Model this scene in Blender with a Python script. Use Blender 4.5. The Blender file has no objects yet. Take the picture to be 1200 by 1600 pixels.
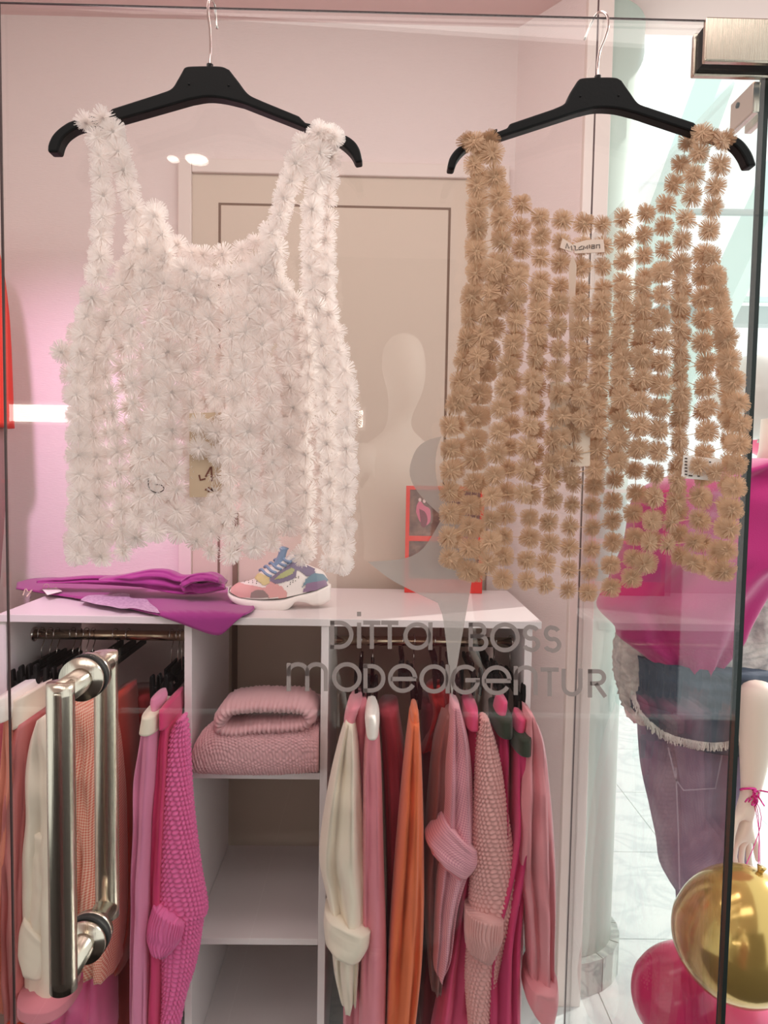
import bpy, bmesh, math, random
from math import sin, cos, pi, radians
from mathutils import Vector, Matrix, noise
C = bpy.context.scene.collection
random.seed(7)

# ------------------------------------------------------------------ camera
FPX = 1100.0
HC = 1.72
cam_d = bpy.data.cameras.new('camera'); cam = bpy.data.objects.new('camera', cam_d); C.objects.link(cam)
cam_d.sensor_fit = 'VERTICAL'; cam_d.sensor_height = 36; cam_d.lens = FPX*36/1600
cam_d.clip_start = 0.02
YAW, PITCH, ROLL = radians(-0.8), radians(-3.4), radians(0.95)
cam.matrix_world = (Matrix.Translation((0, 0, HC)) @ Matrix.Rotation(YAW, 4, 'Z') @ Matrix.Rotation(pi/2+PITCH, 4, 'X') @ Matrix.Rotation(ROLL, 4, 'Z'))
bpy.context.scene.camera = cam
RC = cam.matrix_world.to_3x3()
CP = Vector((0, 0, HC))
def P(px, py, Y):
    """world point that the photo pixel marks on the upright plane y = Y"""
    d = RC @ Vector(((px-600)/FPX, (800-py)/FPX, -1))
    return CP + d*(Y/d.y)
def PZ(px, py, z):
    d = RC @ Vector(((px-600)/FPX, (800-py)/FPX, -1))
    return CP + d*((z-HC)/d.z)

# ------------------------------------------------------------------ world, sun, lights, exposure
w = bpy.data.worlds.new('world'); bpy.context.scene.world = w; w.use_nodes = True
bg = w.node_tree.nodes['Background']; bg.inputs[0].default_value = (0.93, 1.0, 0.985, 1); bg.inputs[1].default_value = 1.4
def light(kind, name, loc, target, energy, color, **kw):
    d = bpy.data.lights.new(name, kind); o = bpy.data.objects.new(name, d); C.objects.link(o)
    o.location = loc; o.rotation_euler = (Vector(target)-Vector(loc)).to_track_quat('-Z', 'Y').to_euler()
    d.energy = energy; d.color = color
    for k, v in kw.items(): setattr(d, k, v)
    return o
light('SUN', 'sun', (6, 3, 6), (6-0.80, 3-0.38, 6-0.55), 3.2, (1, .97, .9), angle=radians(1.2))
light('AREA', 'front_light', (-0.1, 0.25, 3.12), (0, 1.7, 1.1), 17, (1, .93, .88), shape='RECTANGLE', size=2.2, size_y=0.7)
light('AREA', 'niche_light', (-0.35, 1.35, 3.12), (-0.3, 1.9, 1.0), 8, (1, .90, .86), shape='RECTANGLE', size=1.5, size_y=0.35)
light('SPOT', 'pink_spot', (-0.86, 1.10, 2.7), (-1.0, 2.4, 1.5), 80, (1, .62, .97), spot_size=radians(62), spot_blend=0.9, shadow_soft_size=0.05)
light('AREA', 'right_pink_light', (0.40, 1.30, 2.9), (0.52, 2.3, 0.9), 2.2, (1, .74, .80), shape='RECTANGLE', size=0.2, size_y=0.3)
light('SPOT', 'mannequin_fill', (0.7, 0.55, 3.0), (.05, -.55, 1.75), 22, (1, .93, .84), spot_size=radians(40), spot_blend=.6, shadow_soft_size=.03)  # added lamp, brightens the mannequin so its mirror image shows
sc = bpy.context.scene
sc.view_settings.view_transform = 'Standard'; sc.view_settings.look = 'None'
sc.view_settings.exposure = 0.0; sc.view_settings.gamma = 1; sc.view_settings.use_curve_mapping = False
sc.cycles.transparent_max_bounces = 24; sc.cycles.max_bounces = 10

# ------------------------------------------------------------------ materials
def lin(c):
    return tuple(((v/255)/12.92 if v/255 <= .04045 else ((v/255+.055)/1.055)**2.4) for v in c)
def mat(name, col, rough=.6, metal=0, bump=None, trans=0, emit=0, var=0, sheen=0, spec=.5, aniso=0, coat=0, tex=None):
    m = bpy.data.materials.new(name); m.use_nodes = True; nt = m.node_tree; N = nt.nodes; L = nt.links
    b = N['Principled BSDF']; rgb = lin(col)+(1,)
    b.inputs['Base Color'].default_value = rgb; b.inputs['Roughness'].default_value = rough
    b.inputs['Metallic'].default_value = metal; b.inputs['Specular IOR Level'].default_value = spec
    b.inputs['Sheen Weight'].default_value = sheen; b.inputs['Coat Weight'].default_value = coat
    b.inputs['Anisotropic'].default_value = aniso
    if emit:
        b.inputs['Emission Color'].default_value = rgb; b.inputs['Emission Strength'].default_value = emit
    if var:
        n = N.new('ShaderNodeTexNoise'); n.inputs['Scale'].default_value = 9; n.inputs['Detail'].default_value = 4
        tc = N.new('ShaderNodeTexCoord'); L.new(tc.outputs['Object'], n.inputs['Vector'])
        r = N.new('ShaderNodeMapRange'); r.inputs[3].default_value = 1-var; r.inputs[4].default_value = 1+var*.6
        L.new(n.outputs[0], r.inputs[0])
        mx = N.new('ShaderNodeVectorMath'); mx.operation = 'SCALE'; mx.inputs[0].default_value = rgb[:3]
        L.new(r.outputs[0], mx.inputs['Scale']); L.new(mx.outputs[0], b.inputs['Base Color'])
    if bump:
        kind, scale, strength = bump
        tc = N.new('ShaderNodeTexCoord'); mp = N.new('ShaderNodeMapping')
        bp = N.new('ShaderNodeBump'); bp.inputs['Strength'].default_value = strength; bp.inputs['Distance'].default_value = .002
        if kind == 'noise':
            t = N.new('ShaderNodeTexNoise'); t.inputs['Scale'].default_value = scale; t.inputs['Detail'].default_value = 5
            L.new(tc.outputs['Object'], mp.inputs[0])
        elif kind == 'weave':          # horizontal fine ribs with slub
            t = N.new('ShaderNodeTexNoise'); t.inputs['Scale'].default_value = scale; mp.inputs['Scale'].default_value = (.12, .12, 1)
            L.new(tc.outputs['Object'], mp.inputs[0])
        elif kind == 'brushed':
            t = N.new('ShaderNodeTexNoise'); t.inputs['Scale'].default_value = scale; mp.inputs['Scale'].default_value = (1, 1, .02)
            L.new(tc.outputs['Object'], mp.inputs[0])
        elif kind == 'knit':
            t = N.new('ShaderNodeTexVoronoi'); t.inputs['Scale'].default_value = scale; L.new(tc.outputs['UV'], mp.inputs[0])
        L.new(mp.outputs[0], t.inputs['Vector']); L.new(t.outputs[0], bp.inputs['Height']); L.new(bp.outputs[0], b.inputs['Normal'])
    if tex:
        kind, c2, scale = tex
        tc = N.new('ShaderNodeTexCoord'); mix = N.new('ShaderNodeMix'); mix.data_type = 'RGBA'
        mix.inputs[6].default_value = rgb; mix.inputs[7].default_value = lin(c2)+(1,)
        if kind == 'gingham':
            sp = N.new('ShaderNodeSeparateXYZ'); L.new(tc.outputs['UV'], sp.inputs[0]); outs = []
            for k in (0, 1):
                mu = N.new('ShaderNodeMath'); mu.operation = 'MULTIPLY'; mu.inputs[1].default_value = scale; L.new(sp.outputs[k], mu.inputs[0])
                si = N.new('ShaderNodeMath'); si.operation = 'SINE'; L.new(mu.outputs[0], si.inputs[0])
                g = N.new('ShaderNodeMath'); g.operation = 'GREATER_THAN'; g.inputs[1].default_value = 0.1; L.new(si.outputs[0], g.inputs[0]); outs.append(g)
            a = N.new('ShaderNodeMath'); a.operation = 'ADD'; L.new(outs[0].outputs[0], a.inputs[0]); L.new(outs[1].outputs[0], a.inputs[1])
            h = N.new('ShaderNodeMath'); h.operation = 'MULTIPLY'; h.inputs[1].default_value = .5; L.new(a.outputs[0], h.inputs[0]); fac = h.outputs[0]
        elif kind == 'ribs':
            sp = N.new('ShaderNodeSeparateXYZ'); L.new(tc.outputs['UV'], sp.inputs[0])
            mu = N.new('ShaderNodeMath'); mu.operation = 'MULTIPLY'; mu.inputs[1].default_value = scale; L.new(sp.outputs[1], mu.inputs[0])
            si = N.new('ShaderNodeMath'); si.operation = 'SINE'; L.new(mu.outputs[0], si.inputs[0])
            g = N.new('ShaderNodeMapRange'); g.inputs[1].default_value = -1; L.new(si.outputs[0], g.inputs[0]); fac = g.outputs[0]
        elif kind == 'marble' or kind == 'denim':
            n = N.new('ShaderNodeTexNoise'); n.inputs['Scale'].default_value = scale; n.inputs['Detail'].default_value = 8
            n.inputs['Distortion'].default_value = 1.5 if kind == 'marble' else .3
            L.new(tc.outputs['Object'], n.inputs['Vector'])
            cr = N.new('ShaderNodeValToRGB')
            if kind == 'marble':
                cr.color_ramp.elements[0].position = .44; cr.color_ramp.elements[1].position = .5
                e = cr.color_ramp.elements.new(.56); e.color = (0, 0, 0, 1)
                cr.color_ramp.elements[0].color = (0, 0, 0, 1); cr.color_ramp.elements[1].color = (1, 1, 1, 1)
            else:
                cr.color_ramp.elements[0].position = .35; cr.color_ramp.elements[1].position = .7
            L.new(n.outputs[0], cr.inputs[0]); fac = cr.outputs[0]
        L.new(fac, mix.inputs[0]); L.new(mix.outputs[2], b.inputs['Base Color'])
    if trans:
        out = N['Material Output']; tl = N.new('ShaderNodeBsdfTranslucent'); tl.inputs[0].default_value = rgb
        ms = N.new('ShaderNodeMixShader'); ms.inputs[0].default_value = trans
        L.new(b.outputs[0], ms.inputs[1]); L.new(tl.outputs[0], ms.inputs[2]); L.new(ms.outputs[0], out.inputs[0])
    return m
def see_through(name, col, alpha, rough=.5):
    m = mat(name, col, rough); nt = m.node_tree; N = nt.nodes; L = nt.links
    t = N.new('ShaderNodeBsdfTransparent'); ms = N.new('ShaderNodeMixShader'); ms.inputs[0].default_value = alpha
    L.new(t.outputs[0], ms.inputs[1]); L.new(N['Principled BSDF'].outputs[0], ms.inputs[2]); L.new(ms.outputs[0], N['Material Output'].inputs[0])
    return m
def glass_mat(name, tint=(1, 1, 1)):
    m = bpy.data.materials.new(name); m.use_nodes = True; N = m.node_tree.nodes; L = m.node_tree.links
    N.remove(N['Principled BSDF']); t = N.new('ShaderNodeBsdfTransparent'); t.inputs[0].default_value = tint+(1,)
    g = N.new('ShaderNodeBsdfGlossy'); g.inputs['Roughness'].default_value = 0.0
    f = N.new('ShaderNodeFresnel'); ge = N.new('ShaderNodeNewGeometry'); mr = N.new('ShaderNodeMapRange')   # same 4 % at both faces of the thin pane
    mr.inputs[3].default_value = 1.5; mr.inputs[4].default_value = 1/1.5
    L.new(ge.outputs['Backfacing'], mr.inputs[0]); L.new(mr.outputs[0], f.inputs[0])
    ms = N.new('ShaderNodeMixShader'); L.new(f.outputs[0], ms.inputs[0]); L.new(t.outputs[0], ms.inputs[1]); L.new(g.outputs[0], ms.inputs[2])
    L.new(ms.outputs[0], N['Material Output'].inputs[0]); return m

M = dict(
 glass=glass_mat('clear_glass', (.99, .995, .99)),
 glass_edge=mat('glass_edge', (24, 36, 33), .55),
 joint=mat('joint', (70, 50, 50), .4),
 wallpaper=mat('wallpaper', (226, 210, 206), .8, bump=('weave', 420, .5)),
 plaster=mat('plaster', (232, 205, 200), .9, bump=('noise', 60, .05)),
 doorw=mat('door_white', (222, 206, 198), .55), doorb=mat('door_beige', (206, 188, 172), .6), groove=mat('groove', (120, 95, 80), .7),
 jamb=mat('jamb', (236, 222, 214), .5), column=mat('column', (214, 232, 222), .35), stone=mat('stone', (205, 215, 208), .4, tex=('marble', (160, 175, 170), 6)),
 floor=mat('marble_floor', (232, 238, 236), .25, tex=('marble', (214, 222, 222), 3.5)),
 steel=mat('brushed_steel', (200, 188, 172), .2, 1, bump=('brushed', 900, .12), aniso=.5),
 chrome=mat('chrome', (215, 205, 200), .12, 1), brass=mat('dark_rail', (190, 165, 140), .25, 1),
 gasket=mat('gasket', (14, 12, 12), .7), plastic=mat('black_plastic', (7, 7, 8), .5, bump=('noise', 300, .06), spec=.22),
 white_lam=mat('white_laminate', (232, 222, 222), .28, spec=.6),
 tan=mat('tan_thread', (211, 173, 140), .62, trans=.14, sheen=.1), tan_d=mat('tan_cord', (196, 160, 124), .7),
 wht=mat('white_thread', (255, 247, 243), .6, trans=.5), wht_d=mat('white_cord', (245, 232, 226), .7, trans=.3),
 label=mat('label', (232, 208, 192), .7), card=mat('card', (236, 216, 196), .7), kraft=mat('kraft_card', (203, 176, 148), .7),
 ribbon=mat('ribbon', (236, 214, 196), .4, trans=.3), ink=mat('ink', (60, 42, 38), .6), inkbrown=mat('ink_brown', (112, 60, 44), .6),
 frost=see_through('frosted_vinyl', (170, 156, 152), .74), frost2=see_through('frosted_shape', (206, 196, 190), .5),
 magenta=mat('magenta_jersey', (158, 44, 128), .8, sheen=.3, bump=('noise', 500, .1)),
 silver=mat('silver_print', (222, 196, 216), .4, .1, tex=('denim', (172, 130, 170), 120)),
 redframe=mat('red_frame', (214, 52, 42), .5), photo=mat('photo_dark', (96, 66, 62), .4, tex=('denim', (140, 104, 92), 30)), photopink=mat('photo_pink', (196, 96, 120), .5), photoskin=mat('photo_pale', (214, 180, 176), .5),
 fuchsia=mat('fuchsia_wool', (196, 38, 122), .85, sheen=.4, bump=('noise', 500, .3)),
 denim=mat('dark_denim', (66, 78, 94), .85, tex=('denim', (98, 108, 122), 14), bump=('noise', 900, .2)),
 jeans=mat('grey_denim', (122, 112, 138), .85, tex=('denim', (160, 148, 168), 10), bump=('noise', 900, .2)),
 frayed=mat('frayed_white', (236, 226, 218), .9, tex=('denim', (170, 160, 158), 25), bump=('noise', 120, .8)),
 mann=mat('mannequin_white', (242, 236, 228), .35), manskin=mat('mannequin_cream', (238, 222, 206), .45),
 gold=mat('gold_balloon', (205, 172, 98), .16, .65, coat=.3), pinkb=mat('pink_balloon', (246, 120, 160), .2, coat=.4, trans=.25), magb=mat('magenta_balloon', (232, 50, 120), .2, coat=.4, trans=.2),
 whiteb=mat('white_balloon', (206, 196, 188), .3, coat=.3), foil=mat('pink_foil', (224, 60, 150), .2, .6),
 redcoat=mat('red_coat', (214, 50, 30), .8), greycloth=mat('grey_cloth', (150, 118, 112), .8),
 beam=mat('pale_green_beam', (214, 234, 228), .5), beamgrey=mat('grey_beam', (186, 194, 192), .6), bluep=mat('blue_panel', (90, 130, 200), .5),
 lamp=mat('lamp_face', (255, 246, 236), .5, emit=14), lampfix=mat('lamp_housing', (205, 190, 185), .5),
 mallwall=mat('shop_wall', (74, 60, 57), .8), shopfloor=mat('shop_floor', (34, 26, 25), .8, bump=('noise', 30, .1)),
 dark=mat('dark_hole', (30, 20, 20), .9),
)
def cloth(n, c, **k):
    k.setdefault('rough', .8); k.setdefault('sheen', .25); k.setdefault('bump', ('noise', 700, .12)); M[n] = mat(n, c, **k)
cloth('cream', (246, 232, 212)); cloth('salmon', (232, 140, 116)); cloth('dustysatin', (206, 120, 118), rough=.35, sheen=0)
cloth('orange', (236, 118, 70)); cloth('redorange', (214, 52, 18)); cloth('coralgingham', (226, 112, 92), tex=('gingham', (250, 206, 180), 900))
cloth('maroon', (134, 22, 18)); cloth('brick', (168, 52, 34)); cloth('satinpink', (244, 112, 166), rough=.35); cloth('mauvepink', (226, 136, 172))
cloth('hotpink', (216, 56, 112)); cloth('knitpink', (236, 110, 168)); cloth('knitpale', (232, 174, 170)); cloth('knitmauve', (218, 168, 172))
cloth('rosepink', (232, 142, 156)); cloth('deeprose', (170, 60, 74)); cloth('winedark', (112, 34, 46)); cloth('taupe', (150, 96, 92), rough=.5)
cloth('palecheck', (240, 178, 186), tex=('gingham', (206, 130, 152), 1000)); cloth('pinktrouser', (232, 82, 128)); cloth('shirtpink', (250, 168, 176), rough=.35, trans=.15)
cloth('white_cloth', (250, 242, 234)); cloth('olive', (46, 52, 36)); cloth('rednet', (150, 14, 12)); cloth('greywash', (190, 150, 150), rough=.35)

# ------------------------------------------------------------------ helpers
def setp(o, label=None, cat=None, group=None, kind=None):
    if label: o['label'] = label
    if cat: o['category'] = cat
    if group: o['group'] = group
    if kind: o['kind'] = kind
    return o
def empty(name, loc, label=None, cat=None, group=None, kind=None):
    o = bpy.data.objects.new(name, None); C.objects.link(o); o.location = loc; o.empty_display_size = .05
    return setp(o, label, cat, group, kind)
def world_of(o):
    mw = Matrix.Translation(o.location)
    return (world_of(o.parent) @ o.matrix_parent_inverse @ mw) if o.parent is not None else mw
def adopt(o, parent):
    if parent is not None:
        o.parent = parent; o.matrix_parent_inverse = world_of(parent).inverted()
    return o
def mesh(name, verts, faces, m, parent=None, smooth=False, uvs=None, mods=None):
    me = bpy.data.meshes.new(name); me.from_pydata([tuple(v) for v in verts], [], faces)
    me.materials.append(m)
    if uvs is not None:
        uvl = me.uv_layers.new(name='UVMap')
        for l in me.loops: uvl.data[l.index].uv = uvs[l.vertex_index]
    bm = bmesh.new(); bm.from_mesh(me); bmesh.ops.recalc_face_normals(bm, faces=bm.faces); bm.to_mesh(me); bm.free()
    if smooth: me.polygons.foreach_set('use_smooth', [True]*len(me.polygons))
    o = bpy.data.objects.new(name, me); C.objects.link(o); adopt(o, parent)
    return o
def bev(o, wdt, seg=2):
    b = o.modifiers.new('bevel', 'BEVEL'); b.width = wdt; b.segments = seg; b.limit_method = 'ANGLE'; b.angle_limit = radians(35); return o
def boxd(name, x0, x1, y0, y1, z0, z1, m, parent=None, bevel=0):
    v = [(x, y, z) for x in (x0, x1) for y in (y0, y1) for z in (z0, z1)]
    f = [(0, 1, 3, 2), (4, 6, 7, 5), (0, 4, 5, 1), (2, 3, 7, 6), (0, 2, 6, 4), (1, 5, 7, 3)]
    o = mesh(name, v, f, m, parent)
    if bevel: bev(o, bevel)
    return o
def prism(name, pts, Y0, Y1, m, parent=None, bevel=0, ref=None):
    """outline marked on plane ref, given real thickness Y0..Y1 along y"""
    ref = Y0 if ref is None else ref
    w_ = [P(x, y, ref) for x, y in pts]; n = len(pts)
    v = [(p.x, Y0, p.z) for p in w_]+[(p.x, Y1, p.z) for p in w_]
    f = [tuple(range(n)), tuple(range(2*n-1, n-1, -1))]+[(i, (i+1) % n, n+(i+1) % n, n+i) for i in range(n)]
    o = mesh(name, v, f, m, parent)
    if bevel: bev(o, bevel)
    return o
def cr(pts, n):
    """smooth resample (Catmull-Rom) of tuples to n samples by chord length"""
    pts = [tuple(map(float, p)) for p in pts]
    if len(pts) == 2: dense = [tuple(a+(b-a)*t/20 for a, b in zip(*pts)) for t in range(21)]
    else:
        q = [tuple(2*a-b for a, b in zip(pts[0], pts[1]))]+pts+[tuple(2*a-b for a, b in zip(pts[-1], pts[-2]))]
        dense = []
        for i in range(1, len(q)-2):
            for k in range(14):
                t = k/14
                dense.append(tuple(.5*(2*b+(c-a)*t+(2*a-5*b+4*c-d)*t*t+(3*b-a-3*c+d)*t**3) for a, b, c, d in zip(q[i-1], q[i], q[i+1], q[i+2])))
        dense.append(pts[-1])
    s = [0]
    for a, b in zip(dense, dense[1:]): s.append(s[-1]+math.dist(a, b))
    out = []; j = 0
    for i in range(n):
        t = s[-1]*i/(n-1) if n > 1 else 0
        while j < len(s)-2 and s[j+1] < t: j += 1
        k = (t-s[j])/max(1e-9, s[j+1]-s[j]); out.append(tuple(a+(b-a)*k for a, b in zip(dense[j], dense[j+1])))
    return out
def tube(name, pts, r, m, parent=None, seg=8, n=None, closed=False):
    """round bar through world points"""
    pts = [Vector(p) for p in (cr([tuple(p) for p in pts], n) if n else pts)]
    v = []; f = []; up = Vector((0, 1, 0)); N_ = len(pts)
    for i, p in enumerate(pts):
        d = (pts[(i+1) % N_]-pts[i-1]) if closed else (pts[min(i+1, N_-1)]-pts[max(i-1, 0)])
        d.normalize(); a = d.cross(up)
        if a.length < .1: a = d.cross(Vector((1, 0, 0)))
        a.normalize(); b = d.cross(a)
        rr = r(i/(N_-1)) if callable(r) else r
        for k in range(seg):
            t = 2*pi*k/seg; v.append(p+a*cos(t)*rr+b*sin(t)*rr)
    for i in range(N_ if closed else N_-1):
        for k in range(seg):
            j = (i+1) % N_
            f.append((i*seg+k, i*seg+(k+1) % seg, j*seg+(k+1) % seg, j*seg+k))
    if not closed: f += [tuple(range(seg)), tuple(range((N_-1)*seg, N_*seg))]
    return mesh(name, v, f, m, parent, smooth=True)
def loft(name, L_, R_, Y, depth, m, parent=None, n=50, seg=36, folds=0, amp=.006, knit=None, sub=0, pw=.75, seed=0, taper=None, fuzz=0):
    """garment body: left and right edge lines marked on plane Y, real depth behind and before it"""
    A = cr(L_, n); B = cr(R_, n); v = []; uv = []; f = []
    rnd = random.Random(seed*13+5); ph = [rnd.uniform(0, 6) for _ in range(4)]
    vv = 0; last = None
    for i in range(n):
        a = P(A[i][0], A[i][1], Y); b = P(B[i][0], B[i][1], Y); c = (a+b)/2; h = (b-a)/2; hw = h.length
        if last is not None: vv += (c-last).length
        last = c; t = i/(n-1)
        dd = depth/2*(taper(t) if taper else 1)
        nrm = h.normalized().cross(Vector((0, 1, 0)))
        for k in range(seg):
            th = 2*pi*k/seg; cx = math.copysign(abs(cos(th))**pw, cos(th)); sy = math.copysign(abs(sin(th))**pw, sin(th))
            off = 0
            if folds:
                edge = (1-abs(cx)**4)
                off = amp*min(1, t*3+.15)*(sin(folds*cx*pi+ph[0]+1.3*sin(t*3+ph[1]))+.5*sin(folds*2.3*cx*pi+ph[2]+t*2.2))*edge
                off += amp*.5*(noise.noise(Vector((cx*2.2+seed, t*7, ph[3])))*2)*edge
            p = c+h*cx+Vector((0, dd*sy+off, 0))
            u_ = (k/seg)*2*(2*hw+dd*2)
            if knit:
                pu, pv, am = knit; iu = u_/pu; row = math.floor(vv/pv)
                col = math.floor(iu+.5*(row % 2)); fu = (iu+.5*(row % 2))-col; fv = vv/pv-row
                hgt = (max(0, sin(pi*fu))**.6)*((max(0, sin(pi*fv))**.6) if pv < .3 else 1)
                out = (h.normalized()*cos(th)+Vector((0, sin(th), 0))); p = p+out.normalized()*am*(hgt-.5)
            if fuzz:
                out = (h.normalized()*cos(th)+Vector((0, sin(th), 0))).normalized()
                p = p+out*fuzz*(noise.noise(p*90)+.7*noise.noise(p*190))
            v.append(p); uv.append((u_, vv))
    for i in range(n-1):
        for k in range(seg): f.append((i*seg+k, i*seg+(k+1) % seg, (i+1)*seg+(k+1) % seg, (i+1)*seg+k))
    f += [tuple(range(seg)), tuple(range((n-1)*seg, n*seg))]
    o = mesh(name, v, f, m, parent, smooth=True, uvs=uv)
    if sub:
        s = o.modifiers.new('sub', 'SUBSURF'); s.levels = s.render_levels = sub
    return o
def join_geo(parts):
    V = []; F = []
    for v, f in parts:
        b = len(V); V += list(v); F += [tuple(i+b for i in q) for q in f]
    return V, F
def boxgeo(x0, x1, y0, y1, z0, z1):
    return ([(x, y, z) for x in (x0, x1) for y in (y0, y1) for z in (z0, z1)], [(0, 1, 3, 2), (4, 6, 7, 5), (0, 4, 5, 1), (2, 3, 7, 6), (0, 2, 6, 4), (1, 5, 7, 3)])
def stroke(pts, wd, Y, th=.0008, px=True):
    """flat printed stroke of width wd (photo px at plane Y) following pts"""
    n = len(pts); Lp = []; Rp = []
    for i in range(n):
        a = pts[max(i-1, 0)]; b = pts[min(i+1, n-1)]; dx, dy = b[0]-a[0], b[1]-a[1]; l = math.hypot(dx, dy) or 1
        nx, ny = -dy/l*wd/2, dx/l*wd/2; x, y = pts[i]; Lp.append((x+nx, y+ny)); Rp.append((x-nx, y-ny))
    v = [P(x, y, Y) for x, y in Lp]+[P(x, y, Y) for x, y in Rp]
    v += [q+Vector((0, th, 0)) for q in v]; f = []
    for i in range(n-1):
        f += [(i, i+1, n+i+1, n+i), (2*n+i, 2*n+i+1, 3*n+i+1, 3*n+i)]
    return v, f
def arc(cx, cy, rx, ry, a0, a1, n=22):
    return [(cx+rx*cos(radians(a0+(a1-a0)*i/n)), cy-ry*sin(radians(a0+(a1-a0)*i/n))) for i in range(n+1)]
def skin(name, nodes, edges, m, parent=None, sub=2):
    """one continuous body grown around a skeleton; nodes = {key: (point, rx, ry)}"""
    keys = list(nodes); me = bpy.data.meshes.new(name)
    me.from_pydata([tuple(nodes[k][0]) for k in keys], [(keys.index(a), keys.index(b)) for a, b in edges], [])
    o = bpy.data.objects.new(name, me); C.objects.link(o); me.materials.append(m)
    o.modifiers.new('skin', 'SKIN'); me.skin_vertices.new() if not me.skin_vertices else None
    for i, k in enumerate(keys):
        me.skin_vertices[0].data[i].radius = (nodes[k][1], nodes[k][2]); me.skin_vertices[0].data[i].use_root = (i == 0)
    s = o.modifiers.new('sub', 'SUBSURF'); s.levels = s.render_levels = sub
    bpy.context.view_layer.update()
    dg = bpy.context.evaluated_depsgraph_get(); me2 = bpy.data.meshes.new_from_object(o.evaluated_get(dg))
    o.modifiers.clear(); o.data = me2; me2.polygons.foreach_set('use_smooth', [True]*len(me2.polygons))
    if not me2.materials: me2.materials.append(m)
    adopt(o, parent); return o

# ------------------------------------------------------------------ setting
YB = 2.40                                    # back wall of the niche
ZC = 3.18                                    # ceiling
def S(o): o['kind'] = 'structure'; return o
fl = S(empty('floor', (0, 0, 0)))
ts = .6
for i in range(-5, 8):
    for j in range(-5, 12):
        x0 = i*ts+.17; y0 = j*ts+.1
        boxd('tile', x0+.002, x0+ts-.002, y0+.002, y0+ts-.002, -.02, 0, M['floor' if y0 > .9 else 'shopfloor'], fl)
boxd('grout', -2.99, 4.97, -2.999, 7.3, -.03, -.004, M['stone'], fl)
xl = P(-90, 600, YB).x
S(boxd('wall_back', xl-.1, .455, YB, YB+.08, 0, ZC+.1, M['wallpaper']))
S(boxd('wall_left', xl-.12, xl-.02, 1.0, YB+.05, 0, ZC+.1, M['wallpaper']))
S(boxd('ceiling', -3, 1.35, -3.1, 2.42, ZC, ZC+.1, M['plaster']))
S(boxd('wall_front', -3, 2.2, -3.1, -3.0, 0, ZC, M['mallwall']))
# splayed return wall
def slab(name, a, b, z0, z1, th, m, parent=None):
    a = Vector(a); b = Vector(b); d = (b-a).normalized(); nn = Vector((-d.y, d.x))*th
    q = [a, b, b+nn, a+nn]; v = [(p.x, p.y, z0) for p in q]+[(p.x, p.y, z1) for p in q]
    return mesh(name, v, [(0, 1, 2, 3), (4, 5, 6, 7), (0, 1, 5, 4), (1, 2, 6, 5), (2, 3, 7, 6), (3, 0, 4, 7)], m, parent)
S(slab('wall_right', (.45, 2.40), (.612, 2.19), 0, ZC, .02, M['wallpaper']))
S(boxd('trim_1', .612, .69, 2.165, 2.20, 0, ZC, M['jamb'], bevel=.003))
# round column
def lathe(name, prof, cx, cy, m, parent=None, seg=48, smooth=True):
    v = []; f = []; n = len(prof)
    for r, z in prof:
        for k in range(seg): v.append((cx+r*cos(2*pi*k/seg), cy+r*sin(2*pi*k/seg), z))
    for i in range(n-1):
        for k in range(seg): f.append((i*seg+k, i*seg+(k+1) % seg, (i+1)*seg+(k+1) % seg, (i+1)*seg+k))
    f += [tuple(range(seg)), tuple(range((n-1)*seg, n*seg))]
    return mesh(name, v, f, m, parent, smooth=smooth)
col = empty('column', (.675, 2.42, 0), 'pale green round column on a ring of marble base tiles behind the niche wall', 'column')
lathe('shaft', [(.185, .1), (.187, 1.5), (.19, 3.9)], .675, 2.42, M['column'], col)
for k in range(12):
    a0 = 2*pi*k/12+.01; a1 = 2*pi*(k+1)/12-.01; v = []
    for r in (.15, .215):
        for a in (a0, (a0+a1)/2, a1):
            for z in (0, .115): v.append((.675+r*cos(a), 2.42+r*sin(a), z))
    mesh('base_tile', v, [(6, 8, 9, 7), (8, 10, 11, 9), (1, 3, 9, 7), (3, 5, 11, 9), (0, 1, 7, 6), (4, 5, 11, 10), (0, 2, 3, 1), (2, 4, 5, 3)], M['stone'], col)
# white panelled door in the back wall
dr = S(empty('door_2', (-.12, YB, 0)))
a = P(278, 247, YB-.02); b = P(797, 256, YB-.02); zt = a.z
def ring(name, x0, x1, z0, z1, wd, y0, y1, m, parent):
    V, F = join_geo([boxgeo(x0, x0+wd, y0, y1, z0, z1), boxgeo(x1-wd, x1, y0, y1, z0, z1), boxgeo(x0+wd, x1-wd, y0, y1, z1-wd, z1)])
    return mesh(name, V, F, m, parent)
bev(ring('casing', a.x, b.x, 0, zt, .045, YB-.025, YB, M['doorw'], dr), .004)
boxd('door_stile', a.x+.045, b.x-.045, YB-.012, YB, 0, zt-.045, M['doorb'], dr)
g0 = P(341, 316, YB-.016); g1 = P(705, 320, YB-.016)
ring('panel_groove', g0.x, g1.x, .2, g0.z, .008, YB-.0128, YB-.011, M['groove'], dr)
bev(boxd('door_panel', g0.x+.008, g1.x-.008, YB-.016, YB-.008, .2, g0.z-.008, M['doorb'], dr), .003)
t0 = P(367, 800, YB-.03); t1 = P(367, 1120, YB-.03)
boxd('lock_rail', t0.x-.008, t0.x+.008, YB-.028, YB-.014, t1.z, t0.z, M['groove'], dr)

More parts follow.
